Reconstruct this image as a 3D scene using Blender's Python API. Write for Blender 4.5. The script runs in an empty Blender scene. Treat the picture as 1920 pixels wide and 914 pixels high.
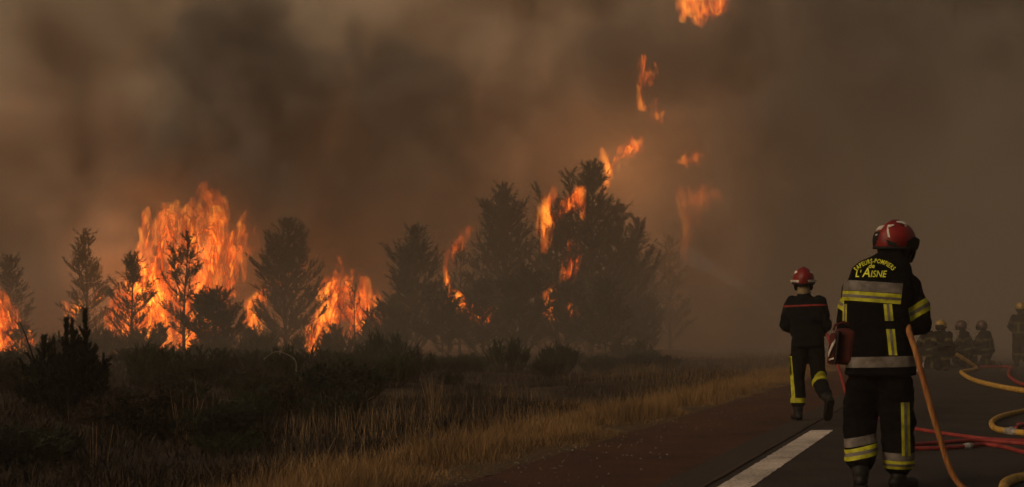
import bpy, bmesh, math, random
from mathutils import Vector, Matrix, noise
from mathutils.bvhtree import BVHTree

sc = bpy.context.scene
COL = sc.collection
# ------------------------------------------------------------------ camera
F, H, HY = 2133.0, 1.12, 614.0            # focal length (px of a 1920 px frame), eye height, horizon row
cam = bpy.data.cameras.new('camera')
cam_o = bpy.data.objects.new('camera', cam)
COL.objects.link(cam_o)
sc.camera = cam_o
cam.sensor_width = 36
cam.lens = 36 * F / 1920
cam.shift_y = (HY - 457) / 1920
cam.clip_end = 3000
cam_o.location = (0, 0, H)
cam_o.rotation_euler = (math.pi / 2, 0, 0)
# ------------------------------------------------------------------ sky, sun, exposure
SUN_EL, SUN_ROT = math.radians(26), math.radians(-118)
world = bpy.data.worlds.new('World')
sc.world = world
world.use_nodes = True
wt = world.node_tree
sky = wt.nodes.new('ShaderNodeTexSky')
sky.sky_type = 'NISHITA'
sky.sun_disc = False
sky.sun_elevation, sky.sun_rotation = SUN_EL, SUN_ROT
sky.dust_density, sky.air_density = 8, 2
wm = wt.nodes.new('ShaderNodeMix')
wm.data_type, wm.blend_type = 'RGBA', 'MULTIPLY'
wm.inputs[0].default_value = 1
wm.inputs[7].default_value = (1, .86, .76, 1)      # daylight filtered by the smoke overhead
wt.links.new(sky.outputs[0], wm.inputs[6])
wt.links.new(wm.outputs[2], wt.nodes['Background'].inputs[0])
wt.nodes['Background'].inputs[1].default_value = 0.05
sun = bpy.data.lights.new('sun', 'SUN')
sun.energy, sun.angle, sun.color = 1.4, math.radians(28), (1, .80, .60)
sun_o = bpy.data.objects.new('sun', sun)
COL.objects.link(sun_o)
sd = Vector((math.sin(SUN_ROT) * math.cos(SUN_EL), math.cos(SUN_ROT) * math.cos(SUN_EL), math.sin(SUN_EL)))
sun_o.rotation_euler = (-sd).to_track_quat('-Z', 'Y').to_euler()
sc.view_settings.view_transform = 'Standard'
sc.view_settings.look = 'None'
sc.view_settings.exposure = -0.42
cy = sc.cycles
cy.use_adaptive_sampling = True
cy.adaptive_threshold = 0.05
cy.volume_bounces = 2
cy.max_bounces = 5
cy.diffuse_bounces = 2
cy.transparent_max_bounces = 24
cy.volume_step_rate = 3
cy.sample_clamp_indirect = 2

# ------------------------------------------------------------------ helpers
R = math.radians
K = (1840 - 960) / F                       # the road runs along X = K*Y + u


def at(px, py, Y):
    """the point at depth Y seen at a pixel of the 1920 px frame"""
    return Vector(((px - 960) / F * Y, Y, H - (py - HY) / F * Y))


def on_ground(px, py, z=0.0):
    Y = F * (H - z) / (py - HY)
    return Vector(((px - 960) / F * Y, Y, z))


def tag(o, label=None, cat=None, group=None, kind=None):
    if label: o['label'] = label
    if cat: o['category'] = cat
    if group: o['group'] = group
    if kind: o['kind'] = kind
    return o


def empty(name, loc, rz=0.0):
    o = bpy.data.objects.new(name, None)
    o.empty_display_size = .1
    o.location = loc
    o.rotation_euler = (0, 0, rz)
    COL.objects.link(o)
    return o


def link(name, me, m, parent=None, smooth=True):
    if m is not None and len(me.materials) == 0:
        me.materials.append(m)
    if smooth:
        me.polygons.foreach_set('use_smooth', [True] * len(me.polygons))
    o = bpy.data.objects.new(name, me)
    COL.objects.link(o)
    if parent is not None: o.parent = parent
    return o


def from_bm(name, bm, m, parent=None, smooth=True):
    me = bpy.data.meshes.new(name)
    bm.to_mesh(me)
    bm.free()
    return link(name, me, m, parent, smooth)


def from_data(name, v, f, m, parent=None, smooth=False):
    me = bpy.data.meshes.new(name)
    me.from_pydata([tuple(p) for p in v], [], f)
    return link(name, me, m, parent, smooth)


def evaluated(o):
    dg = bpy.context.evaluated_depsgraph_get()
    return bpy.data.meshes.new_from_object(o.evaluated_get(dg))


# ------------------------------------------------------------------ materials
def new_mat(name):
    m = bpy.data.materials.new(name)
    m.use_nodes = True
    return m, m.node_tree, m.node_tree.nodes['Principled BSDF']


def nd(t, kind, **kw):
    n = t.nodes.new(kind)
    for k, v in kw.items():
        if k.startswith('i_'):
            n.inputs[k[2:].replace('_', ' ')].default_value = v
        else:
            setattr(n, k, v)
    return n


def noise_mat(name, c0, c1, scale=5.0, rough=.9, bump=0.0, detail=6.0, stretch=None, c2=None, bump_scale=None, random_tone=0.0, spec=.3, lo=.35, hi=.65, blotch=0.0):
    m, t, b = new_mat(name)
    tc = nd(t, 'ShaderNodeTexCoord')
    src = tc.outputs['Object']
    if stretch:
        mp = nd(t, 'ShaderNodeMapping')
        mp.inputs['Scale'].default_value = stretch
        t.links.new(src, mp.inputs[0])
        src = mp.outputs[0]
    n = nd(t, 'ShaderNodeTexNoise', i_Scale=scale, i_Detail=detail)
    t.links.new(src, n.inputs['Vector'])
    r = nd(t, 'ShaderNodeValToRGB')
    e = r.color_ramp.elements
    e[0].position, e[0].color = lo, (*c0, 1)
    e[1].position, e[1].color = hi, (*c1, 1)
    if c2:
        x = e.new(.9)
        x.color = (*c2, 1)
    t.links.new(n.outputs[0], r.inputs[0])
    col = r.outputs[0]
    if random_tone:
        oi = nd(t, 'ShaderNodeObjectInfo')
        mr = nd(t, 'ShaderNodeMapRange')
        mr.inputs[3].default_value, mr.inputs[4].default_value = 1 - random_tone, 1 + random_tone
        t.links.new(oi.outputs['Random'], mr.inputs[0])
        hs = nd(t, 'ShaderNodeHueSaturation')
        t.links.new(mr.outputs[0], hs.inputs['Value'])
        t.links.new(col, hs.inputs['Color'])
        col = hs.outputs[0]
    if blotch:
        n3 = nd(t, 'ShaderNodeTexNoise', i_Scale=1.1, i_Detail=6.0, i_Roughness=.65)
        t.links.new(tc.outputs['Object'], n3.inputs['Vector'])
        m3 = nd(t, 'ShaderNodeMapRange')
        m3.inputs[1].default_value, m3.inputs[2].default_value = .35, .68
        m3.inputs[3].default_value, m3.inputs[4].default_value = 1 - blotch, 1 + blotch
        t.links.new(n3.outputs[0], m3.inputs[0])
        h3 = nd(t, 'ShaderNodeHueSaturation')
        t.links.new(m3.outputs[0], h3.inputs['Value'])
        t.links.new(col, h3.inputs['Color'])
        col = h3.outputs[0]
    t.links.new(col, b.inputs['Base Color'])
    b.inputs['Roughness'].default_value = rough
    b.inputs['Specular IOR Level'].default_value = spec
    if bump:
        n2 = nd(t, 'ShaderNodeTexNoise', i_Scale=bump_scale or scale * 4, i_Detail=5.0)
        t.links.new(src, n2.inputs['Vector'])
        bp = nd(t, 'ShaderNodeBump', i_Strength=bump, i_Distance=.01)
        t.links.new(n2.outputs[0], bp.inputs['Height'])
        t.links.new(bp.outputs[0], b.inputs['Normal'])
    return m


M = {}
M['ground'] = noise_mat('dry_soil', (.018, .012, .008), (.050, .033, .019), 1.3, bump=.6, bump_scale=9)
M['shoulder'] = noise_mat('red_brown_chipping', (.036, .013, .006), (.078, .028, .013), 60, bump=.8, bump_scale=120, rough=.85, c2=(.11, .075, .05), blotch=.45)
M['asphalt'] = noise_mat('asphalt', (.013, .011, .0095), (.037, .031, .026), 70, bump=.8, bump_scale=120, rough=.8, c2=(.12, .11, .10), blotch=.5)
M['asphalt_edge'] = noise_mat('asphalt_edge', (.026, .021, .016), (.044, .036, .026), 55, bump=.5, bump_scale=150, rough=.85)
M['crack'] = noise_mat('tar_joint', (.012, .011, .010), (.02, .018, .016), 30, rough=.6)
M['paint'] = noise_mat('road_paint', (.22, .185, .15), (.56, .49, .41), 45, rough=.75, bump=.4, lo=.34, hi=.46, blotch=.45)
M['dry_grass'] = noise_mat('dry_grass_blades', (.125, .072, .028), (.30, .178, .070), 1.1, rough=.7)
M['verge_litter'] = noise_mat('verge_litter', (.04, .025, .012), (.10, .065, .028), 18, rough=.9, bump=.5)
M['heather'] = noise_mat('dry_heather', (.014, .011, .007), (.048, .031, .017), 1.6, rough=.9)
M['green_heath'] = noise_mat('green_heath', (.014, .017, .009), (.040, .044, .022), 1.6, rough=.9)
M['pine'] = noise_mat('pine_needles', (.016, .023, .011), (.040, .052, .022), 1.2, rough=.8, random_tone=.25)
M['juniper'] = noise_mat('dark_juniper', (.008, .012, .006), (.020, .027, .012), 4, rough=.9)
M['broom'] = noise_mat('green_broom', (.016, .023, .008), (.042, .052, .018), 3, rough=.85, random_tone=.3)
M['bark'] = noise_mat('bark', (.018, .013, .010), (.05, .036, .026), 9, rough=.95, stretch=(1, 1, .2), bump=.5)
M['dead_wood'] = noise_mat('dead_wood', (.10, .08, .06), (.22, .18, .14), 14, rough=.9, stretch=(1, 1, .2))
M['straw'] = noise_mat('straw', (.13, .08, .035), (.26, .17, .075), 5, rough=.7)
M['navy'] = noise_mat('navy_cloth', (.0028, .0030, .0038), (.006, .0064, .008), 26, rough=.92, bump=.35, bump_scale=60, spec=.1)
M['black_cloth'] = noise_mat('black_turnout_cloth', (.0018, .0017, .0019), (.0045, .0042, .0045), 22, rough=.95, bump=.4, bump_scale=55, spec=.08)
M['leather'] = noise_mat('black_leather', (.006, .006, .006), (.013, .012, .011), 30, rough=.55, bump=.2, spec=.2)
M['rubber'] = noise_mat('black_rubber', (.006, .006, .006), (.014, .013, .012), 40, rough=.7, bump=.2, spec=.2)
M['yellow_tape'] = noise_mat('fluorescent_tape', (.26, .26, .008), (.50, .49, .022), 16, rough=.6, bump=.3, detail=4)
M['dimmed_tape'] = noise_mat('dimmed_tape', (.035, .033, .010), (.10, .095, .025), 16, rough=.8, bump=.3, detail=4)  # yellow tape with the far crew's dim, smoky light put into its colour
M['grey_tape'] = noise_mat('reflective_tape', (.08, .068, .057), (.17, .148, .128), 14, rough=.5, bump=.3)
M['lettering'] = noise_mat('yellow_print', (.50, .52, .03), (.80, .80, .05), 20, rough=.6)
M['red_piping'] = noise_mat('red_piping', (.16, .012, .008), (.26, .022, .014), 20, rough=.8)
M['helmet_red'] = noise_mat('red_helmet', (.13, .006, .005), (.23, .011, .008), 9, rough=.5, spec=.35)
M['helmet_yellow'] = noise_mat('yellow_helmet', (.24, .15, .02), (.38, .24, .04), 9, rough=.35, spec=.5)
M['helmet_dark'] = noise_mat('dark_helmet', (.035, .018, .012), (.07, .032, .02), 9, rough=.4, spec=.4)
M['white_decal'] = noise_mat('white_decal', (.38, .33, .28), (.62, .56, .48), 16, rough=.5)
M['visor'] = noise_mat('smoked_visor', (.006, .006, .006), (.012, .011, .010), 8, rough=.15, spec=.5)
M['skin'] = noise_mat('skin', (.30, .17, .11), (.42, .25, .17), 14, rough=.6)
M['hood'] = noise_mat('beige_hood', (.16, .12, .065), (.26, .20, .11), 40, rough=.95, bump=.4)
M['eye'] = noise_mat('eye', (.02, .015, .01), (.7, .68, .65), 12, rough=.2)
M['hair'] = noise_mat('dark_hair', (.012, .008, .005), (.03, .02, .012), 30, rough=.6, stretch=(1, 1, .2))
M['bag'] = noise_mat('red_bag', (.040, .006, .004), (.075, .011, .006), 12, rough=.8, bump=.3)
M['hose_orange'] = noise_mat('orange_hose', (.20, .058, .014), (.36, .17, .05), 9, rough=.7, stretch=(5, 5, .35), c2=(.38, .23, .06), bump=.3)
M['hose_red'] = noise_mat('red_hose', (.15, .016, .014), (.26, .035, .028), 14, rough=.65, bump=.3)
M['hose_yellow'] = noise_mat('yellow_hose', (.30, .17, .03), (.50, .30, .06), 12, rough=.65, bump=.3)
M['metal'] = noise_mat('worn_metal', (.15, .14, .13), (.35, .33, .30), 20, rough=.4)


# ================================================================== the setting
def rough_z(x, y):
    """height of the ground: flat beside the road, hummocks and a shallow ditch further left"""
    u = x - K * y
    w = min(1.0, max(0.0, (-u - 4.2) / 3.0))
    w = w * w * (3 - 2 * w)
    z = noise.fractal(Vector((x * .16, y * .16, 3.1)), 1.0, 2.0, 4) * .28 - .16
    return -.03 + w * z


def build_ground():
    xs, ys = [], []
    x = -150.0
    while x <= 150:
        xs.append(x)
        x += .55 if -40 < x < 14 else 4.0
    y = -25.0
    while y <= 135:
        ys.append(y)
        y += .45 if 4 < y < 46 else 2.5
    v = [(x, y, rough_z(x, y)) for y in ys for x in xs]
    n = len(xs)
    f = [(j * n + i, j * n + i + 1, (j + 1) * n + i + 1, (j + 1) * n + i) for j in range(len(ys) - 1) for i in range(n - 1)]
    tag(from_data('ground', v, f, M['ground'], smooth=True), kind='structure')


build_ground()


def road_strip(name, u0, u1, z, m, y0=-22.0, y1=130.0, dy=2.0, wob=0.0, kind='structure', parent=None, thick=0.0):
    v, f = [], []
    n = int((y1 - y0) / dy) + 1
    for i in range(n + 1):
        y = y0 + (y1 - y0) * i / n
        a = wob * (noise.noise(Vector((y * 1.3, u0, 0))) + .5 * noise.noise(Vector((y * 4.1, u0, 5)))) if wob else 0
        b = wob * noise.noise(Vector((y * 1.7, u1, 9))) if wob and u1 < -1 else 0
        v += [(K * y + u0 + a, y, z), (K * y + u1 + b, y, z)]
        if i:
            f.append((2 * i - 2, 2 * i - 1, 2 * i + 1, 2 * i))
    o = from_data(name, v, f, m, parent)
    return tag(o, kind=kind)


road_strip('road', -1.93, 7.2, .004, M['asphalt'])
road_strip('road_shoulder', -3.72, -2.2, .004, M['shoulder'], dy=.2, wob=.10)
road_strip('road_edge_strip', -2.28, -1.93, .008, M['asphalt_edge'], dy=.2, wob=.02)
road_strip('tar_joint_line', -1.965, -1.925, .012, M['crack'], dy=.1, wob=.022)
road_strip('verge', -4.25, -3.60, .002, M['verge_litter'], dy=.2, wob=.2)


def build_marking(ya, yb):
    v, f = [], []
    n = max(2, int((yb - ya) / .05))
    for i in range(n + 1):
        y = ya + (yb - ya) * i / n
        e0 = .016 * noise.noise(Vector((y * 9, 1, 1)))
        e1 = .016 * noise.noise(Vector((y * 9, 7, 1)))
        v += [(K * y - 1.84 + e0, y, .0085), (K * y - 1.60 + e1, y, .0085)]
        if i:
            f.append((2 * i - 2, 2 * i - 1, 2 * i + 1, 2 * i))
    tag(from_data('road_marking', v, f, M['paint']), kind='structure')


build_marking(2.0, 12.31)
build_marking(25.3, 45.0)


# ------------------------------------------------------------------ air: the haze box
def volume_mat(name, density, colour):
    m = bpy.data.materials.new(name)
    m.use_nodes = True
    t = m.node_tree
    t.nodes.remove(t.nodes['Principled BSDF'])
    pv = t.nodes.new('ShaderNodeVolumePrincipled')
    pv.inputs['Density'].default_value = density
    pv.inputs['Color'].default_value = (*colour, 1)
    t.links.new(pv.outputs[0], t.nodes['Material Output'].inputs['Volume'])
    return m, t, pv


def box(name, a, b, m):
    v = [(x, y, z) for z in (a[2], b[2]) for y in (a[1], b[1]) for x in (a[0], b[0])]
    f = [(0, 2, 3, 1), (4, 5, 7, 6), (0, 1, 5, 4), (2, 6, 7, 3), (0, 4, 6, 2), (1, 3, 7, 5)]
    return from_data(name, v, f, m)


HAZE_DENSITY, SMOKE_DENSITY = .0022, .25
hm, _, _ = volume_mat('haze', HAZE_DENSITY, (.86, .72, .56))
tag(box('haze', (-155, -30, -2), (155, 140, 48), hm), kind='stuff')


# ------------------------------------------------------------------ smoke: one real density grid
def density_cloud(name, field, lo, hi, res, density, colour):
    """an object that is one voxel grid of smoke; FIELD(math_, ramp_, noise_, X, Y, Z) gives the density socket"""
    m, _, _ = volume_mat(name, density, colour)
    g = bpy.data.node_groups.new(name + '_density', 'GeometryNodeTree')
    g.interface.new_socket('Geometry', in_out='OUTPUT', socket_type='NodeSocketGeometry')

    def math_(op, a, b=None, c=None):
        x = g.nodes.new('ShaderNodeMath')
        x.operation = op
        for i, q in enumerate((a, b, c)):
            if q is None: continue
            if hasattr(q, 'is_output'): g.links.new(q, x.inputs[i])
            else: x.inputs[i].default_value = q
        return x.outputs[0]

    def ramp_(v, a, b, lo=0.0, hi=1.0):
        x = g.nodes.new('ShaderNodeMapRange')
        x.interpolation_type = 'SMOOTHSTEP'
        g.links.new(v, x.inputs[0])
        for i, q in ((1, a), (2, b), (3, lo), (4, hi)):
            x.inputs[i].default_value = q
        return x.outputs[0]

    pos = g.nodes.new('GeometryNodeInputPosition')
    sep = g.nodes.new('ShaderNodeSeparateXYZ')
    g.links.new(pos.outputs[0], sep.inputs[0])

    def noise_(scale, detail, distortion, offset):
        mp = g.nodes.new('ShaderNodeVectorMath')
        mp.operation = 'ADD'
        g.links.new(pos.outputs[0], mp.inputs[0])
        mp.inputs[1].default_value = offset
        x = g.nodes.new('ShaderNodeTexNoise')
        x.inputs['Scale'].default_value = scale
        x.inputs['Detail'].default_value = detail
        x.inputs['Distortion'].default_value = distortion
        g.links.new(mp.outputs[0], x.inputs['Vector'])
        return x.outputs[0]
    vc = g.nodes.new('GeometryNodeVolumeCube')
    vc.inputs['Min'].default_value = lo
    vc.inputs['Max'].default_value = hi
    for i, k in enumerate('XYZ'):
        vc.inputs['Resolution ' + k].default_value = max(4, int((hi[i] - lo[i]) / res))
    g.links.new(field(math_, ramp_, noise_, *sep.outputs), vc.inputs['Density'])
    sm = g.nodes.new('GeometryNodeSetMaterial')
    sm.inputs['Material'].default_value = m
    out = g.nodes.new('NodeGroupOutput')
    g.links.new(vc.outputs[0], sm.inputs[0])
    g.links.new(sm.outputs[0], out.inputs[0])
    me = bpy.data.meshes.new(name)
    me.materials.append(m)
    o = bpy.data.objects.new(name, me)
    COL.objects.link(o)
    o.modifiers.new('density', 'NODES').node_group = g
    return tag(o, kind='stuff')


def brown_smoke(math_, ramp_, noise_, X, Y, Z):
    n1 = noise_(.075, 6, 1.1, (47, 4, 21))
    n0 = noise_(.11, 6, .8, (2, 9, 17))
    front = math_('ADD', math_('MULTIPLY_ADD', n1, 17, -8.5), math_('MULTIPLY_ADD', n0, 14, -7))      # billows stand out of the front of the wall
    wall = math_('MULTIPLY', ramp_(n0, .42, .58, .25, 1.0), ramp_(math_('ADD', Y, front), 63, 67))
    return wall


def drifting_smoke(math_, ramp_, noise_, X, Y, Z):
    """thinner smoke drifting low between the shrubs and over the road"""
    n2 = noise_(.07, 4, .6, (3, 21, 2))
    bank = math_('MULTIPLY', ramp_(n2, .30, .66, .25, 1.0), ramp_(Y, 26, 50))
    low = math_('MULTIPLY', ramp_(Z, 1.2, 4.5, 1.0, 0.0), ramp_(Y, 22, 34))
    bank = math_('MULTIPLY', math_('MAXIMUM', bank, math_('MULTIPLY', ramp_(Y, 15, 34, 0.0, .75), ramp_(X, 3, 17))), math_('ADD', ramp_(X, -16, 8, .2, 1.0), ramp_(X, 7, 22, 0.0, .7)))
    bank = math_('MULTIPLY', bank, ramp_(Z, 2, 17, 1.0, .10))
    bank = math_('ADD', bank, math_('MULTIPLY', low, .28))
    return math_('MULTIPLY', bank, .165)


def puffs(spots, scale, ragged):
    return lambda *a: puff_field(spots, scale, ragged, *a)


def puff_field(spots, scale, ragged, math_, ramp_, noise_, X, Y, Z):
    n1 = noise_(scale, 6, .9, (31, 14, 9))
    out = None
    for (px, py, y, rx, ry, rz, amount) in spots:
        c = at(px, py, y)
        d = None
        for s, cc, rr in zip((X, Y, Z), c, (rx, ry, rz)):
            q = math_('DIVIDE', math_('SUBTRACT', s, cc), rr)
            q = math_('MULTIPLY', q, q)
            d = q if d is None else math_('ADD', d, q)
        blob = ramp_(math_('ADD', math_('SQRT', d), math_('MULTIPLY_ADD', n1, 2 * ragged, -ragged)), 1.1, .65, 0.0, amount)
        out = blob if out is None else math_('MAXIMUM', out, blob)
    return out


SOOT_AND_SHADE = [(465, 140, 60.5, 3.4, 3.5, 3.8, 1.0), (455, 260, 60, 4.2, 3.5, 4.4, 1.0), (430, 380, 61, 5.0, 3.5, 3.0, .8), (780, 230, 62, 3.6, 4, 3.6, .7), (690, 420, 63, 5, 4, 2.2, .4),
        (1290, 150, 66, 4.5, 5, 3, .6), (1480, 260, 64, 5.0, 6, 4.5, .6), (1810, 120, 62, 8, 6, 6, .9), (1560, 420, 62, 7, 5, 4, .5), (1850, 380, 56, 6, 5, 5, .7)]  # right-hand puffs: shade on the smoke put in as darker smoke colour
density_cloud('smoke', brown_smoke, (-62, 59, -1), (75, 88, 42), .95, SMOKE_DENSITY * 1.5, (.97, .83, .69))
density_cloud('drifting_smoke', drifting_smoke, (-50, 16, -1), (48, 70, 30), 1.4, SMOKE_DENSITY, (.54, .485, .42))
density_cloud('soot_and_shade_smoke', puffs(SOOT_AND_SHADE, .19, 2.6), (-40, 48, 2), (42, 74, 34), .7, 1.0, (.26, .25, .235))
PALE = [(590, 110, 62, 2.2, 3, 3.4, .9), (325, 160, 62, 1.8, 3, 3.4, .7), (690, 40, 64, 4.0, 4, 2.6, .8), (60, 190, 63, 3.2, 3, 3.4, .5), (200, 60, 64, 4.5, 3, 2.5, .5), (960, 130, 65, 4.5, 4, 3.8, .6), (560, 20, 64, 2.5, 3, 1.5, .8),
        (930, 300, 66, 3.5, 4, 2.5, .5), (1230, 60, 66, 3.0, 4, 2.0, .4)]
density_cloud('pale_smoke', puffs(PALE, .17, 3.0), (-34, 56, 4), (26, 72, 30), .7, .22, (.99, .91, .78))


# ================================================================== vegetation
def tube(bm, pts, radii, sides=6, cap=True):
    """a tapered tube through PTS"""
    rings = []
    n = len(pts)
    ref = Vector((0, 0, 1))
    for i, (p, r) in enumerate(zip(pts, radii)):
        d = (pts[min(i + 1, n - 1)] - pts[max(i - 1, 0)]).normalized()
        if abs(d.dot(ref)) > .95 and i == 0: ref = Vector((1, 0, 0))
        s = d.cross(ref)
        if s.length < 1e-5: s = d.orthogonal()
        s.normalize()
        q = s.cross(d).normalized()
        ref = q
        rings.append([bm.verts.new(p + (s * math.cos(a) + q * math.sin(a)) * r) for a in (2 * math.pi * k / sides for k in range(sides))])
    for a, b in zip(rings, rings[1:]):
        for k in range(sides):
            bm.faces.new((a[k], a[(k + 1) % sides], b[(k + 1) % sides], b[k]))
    if cap:
        bm.faces.new(rings[0][::-1])
        bm.faces.new(rings[-1])
    return rings


def spray(V, Fc, rng, p, d, length, n, nl, nw, spread=.75):
    """a bottle-brush shoot: N needles along LENGTH from P in direction D"""
    d = d.normalized()
    o = d.orthogonal().normalized()
    q = d.cross(o)
    for i in range(n):
        t = (i + rng.random()) / n
        a = rng.uniform(0, 6.283)
        side = o * math.cos(a) + q * math.sin(a)
        nd_ = (d * rng.uniform(.5, 1.0) + side * spread * rng.uniform(.6, 1.2)).normalized()
        b = p + d * (length * t)
        w = nd_.cross(Vector((rng.uniform(-1, 1), rng.uniform(-1, 1), rng.uniform(-1, 1)))).normalized() * nw
        k = len(V)
        ll = nl * rng.uniform(.7, 1.25)
        V += [b - w, b + w, b + nd_ * ll]
        Fc.append((k, k + 1, k + 2))


NW = .020


def pine_meshes(seed, h, rad, bare=.12, whorls=11, limbs=6, needles=20, fill=1.0, tops=1, shape=.75, lean=0.0, needle=.17):
    rng = random.Random(seed)
    tb = bmesh.new()
    V, Fc = [], []
    lean_v = Vector((lean, rng.uniform(-.05, .05), 0))

    def axis(t):
        return Vector((0, 0, h * t)) + lean_v * (t * t * h) + Vector((math.sin(t * 5 + seed), math.cos(t * 4 + seed), 0)) * .05 * h * .2 * t
    pts = [axis(i / 9) for i in range(10)]
    tube(tb, pts, [max(.012, .016 * h * (1 - .93 * i / 9)) for i in range(10)], 7)
    stems = [(pts, 1.0)]
    for k in range(tops - 1):
        a = rng.uniform(0, 6.283)
        t0 = rng.uniform(.35, .55)
        b = axis(t0)
        e = b + Vector((math.cos(a) * rad * rng.uniform(.35, .6), math.sin(a) * rad * .4, h * (1 - t0) * rng.uniform(.7, .97)))
        mid = b.lerp(e, .45) + Vector((math.cos(a), math.sin(a), 0)) * rad * .18
        ps = [b, b.lerp(mid, .5), mid, mid.lerp(e, .5), e]
        tube(tb, ps, [.009 * h, .008 * h, .006 * h, .004 * h, .01], 5)
        for j in range(5):
            for q in range(7):
                p = ps[2].lerp(ps[4], (j + rng.random()) / 5)
                a2 = rng.uniform(0, 6.283)
                dd = Vector((math.cos(a2) * .8, math.sin(a2) * .8, rng.uniform(.6, 1.2)))
                spray(V, Fc, rng, p, dd, rng.uniform(.35, .65), needles, needle, NW)
        spray(V, Fc, rng, ps[3], e - ps[3], (e - ps[3]).length * 1.15, needles * 3, needle, NW)
    for w in range(whorls):
        t = bare + (1 - bare) * ((w + .3) / whorls)
        env = max(.06, (1 - ((t - bare) / (1 - bare)) ** 1.35)) * (shape + (1 - shape) * min(1, (t - bare) / .25))
        a0 = rng.uniform(0, 6.283)
        for k in range(limbs):
            if rng.random() > fill: continue
            a = a0 + 6.283 * k / limbs + rng.uniform(-.5, .5)
            L = rad * env * rng.uniform(.6, 1.2) * (1 + .75 * noise.noise(Vector((math.cos(a) * 1.2, math.sin(a) * 1.2, t * 4.5 + seed))))
            out = Vector((math.cos(a), math.sin(a), 0))
            b = axis(max(bare * .8, min(.97, t + rng.uniform(-.7, .7) / whorls)))
            tip = b + out * L + Vector((0, 0, L * rng.uniform(.45, 1.15) + .15))
            mid = b.lerp(tip, .55) - Vector((0, 0, .10 * L))
            ps = [b, b.lerp(mid, .5), mid, mid.lerp(tip, .55) - Vector((0, 0, .04 * L)), tip]
            tube(tb, ps, [.006 * h * (1 - t * .6), .005 * h * (1 - t * .6), .0045 * h * (1 - t * .6), .008, .005], 4, False)
            # upturned end shoot
            spray(V, Fc, rng, ps[3], (tip - ps[3]) + Vector((0, 0, .25)), max(.35, (tip - ps[3]).length * 1.25), int(needles * 1.8), needle, NW)
            nt = max(2, int(L * 8.5 * fill * fill) + 1)
            for j in range(nt):
                s = rng.uniform(.18, .98)
                i0 = min(3, int(s * 4))
                p = ps[i0].lerp(ps[i0 + 1], s * 4 - i0)
                sd_ = rng.choice((-1, 1))
                dd = out.cross(Vector((0, 0, 1))) * sd_ * rng.uniform(.4, .9) + out * .5 + Vector((0, 0, rng.uniform(.4, 1.1)))
                spray(V, Fc, rng, p, dd, rng.uniform(.35, .75), needles, needle, NW)
    spray(V, Fc, rng, axis(.86), axis(1) - axis(.86), h * .15, needles * 4, needle, NW)
    tm = bpy.data.meshes.new('trunk')
    tb.to_mesh(tm)
    tb.free()
    tm.materials.append(M['bark'])
    cm = bpy.data.meshes.new('crown')
    cm.from_pydata([tuple(p) for p in V], [], Fc)
    cm.materials.append(M['pine'])
    return tm, cm


def place(name, loc, rz, label, cat, group, parts, scale=1.0, wide=1.0, tall=1.0):
    o = empty(name, loc, rz)
    o.scale = (scale * wide, scale * wide, scale * tall)
    tag(o, label, cat, group)
    for n, me in parts:
        link(n, me, None, o, smooth=(n in ('trunk', 'stem')))
    return o


def gz(px, Y):
    x = (px - 960) / F * Y
    return Vector((x, Y, rough_z(x, Y) - .03))


TREES = [   # px, depth, px of the top, radius m, options, label
    (1108, 50, 312, 2.6, dict(whorls=15, limbs=7, needles=24, tops=2, bare=.05), 'tallest pine of the burning stand, its pointed top wrapped in flame'),
    (948, 51, 358, 2.0, dict(whorls=14, limbs=7, needles=24, tops=4, bare=.05, shape=.95), 'broad pine with several tops, second tallest in the stand'),
    (780, 49, 440, 1.55, dict(whorls=11, limbs=7, needles=24, tops=3, bare=.04, shape=.95), 'dense pine with toothed top standing clear of the flames'),
    (1196, 57, 438, 1.6, dict(whorls=10, limbs=6, tops=2), 'faint pine in the smoke just past the tallest pine'),
    (1256, 62, 455, 1.2, dict(whorls=9, limbs=6), 'faintest pine, nearly lost in the smoke above the road'),
    (535, 54, 424, 2.0, dict(whorls=13, limbs=7, fill=.95, bare=.10, needles=22, tops=3), 'bushy pine with forked top between the two largest fires'),
    (345, 55, 448, 1.15, dict(whorls=9, limbs=5, fill=.8, bare=.12, needles=20, lean=.03, tops=2), 'thin scorched pine silhouetted against the largest fire'),
    (247, 54, 484, 1.15, dict(whorls=9, limbs=5, fill=.8, bare=.12, needles=20, tops=2), 'thin scorched pine with spread branches at the edge of the largest fire'),
    (163, 59, 442, 1.3, dict(whorls=11, limbs=6, fill=.9, bare=.05, tops=2), 'faint pine in smoke between the largest fire and the low fire'),
    (18, 64, 492, 1.4, dict(whorls=11, limbs=6, fill=.9, bare=.05, tops=2), 'faint pine in smoke behind the low fire'),
    (400, 47, 556, 1.3, dict(whorls=8, limbs=7, bare=.02, needles=22, tops=3), 'low bushy pine in front of the largest fire'),
    (665, 53, 545, 1.3, dict(whorls=6, limbs=5, fill=.45, bare=.2, needles=9), 'scorched sapling with bare twigs inside the middle fire'),
    (1045, 49, 386, 1.1, dict(whorls=11, limbs=6, bare=.3, needles=22), 'slim pine pressed against the tallest pine, flame curling over it'),
    (862, 52, 465, 1.0, dict(whorls=9, limbs=6, fill=.7, bare=.1), 'slim pine with small fires burning at its foot'),
    (1160, 51, 400, 1.7, dict(whorls=11, limbs=7, needles=22, tops=3, bare=.05), 'pine with rounded tops growing against the tallest pine'),
]
for i, (px, Y, pt, rad, opt, label) in enumerate(TREES):
    base = gz(px, Y)
    h = H + (HY - pt) / F * Y - base.z
    tm, cm = pine_meshes(10 + i, h, rad, **opt)
    place('pine_tree', base, 0, label, 'pine tree', 'pines along the fire front', [('trunk', tm), ('crown', cm)])

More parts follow.
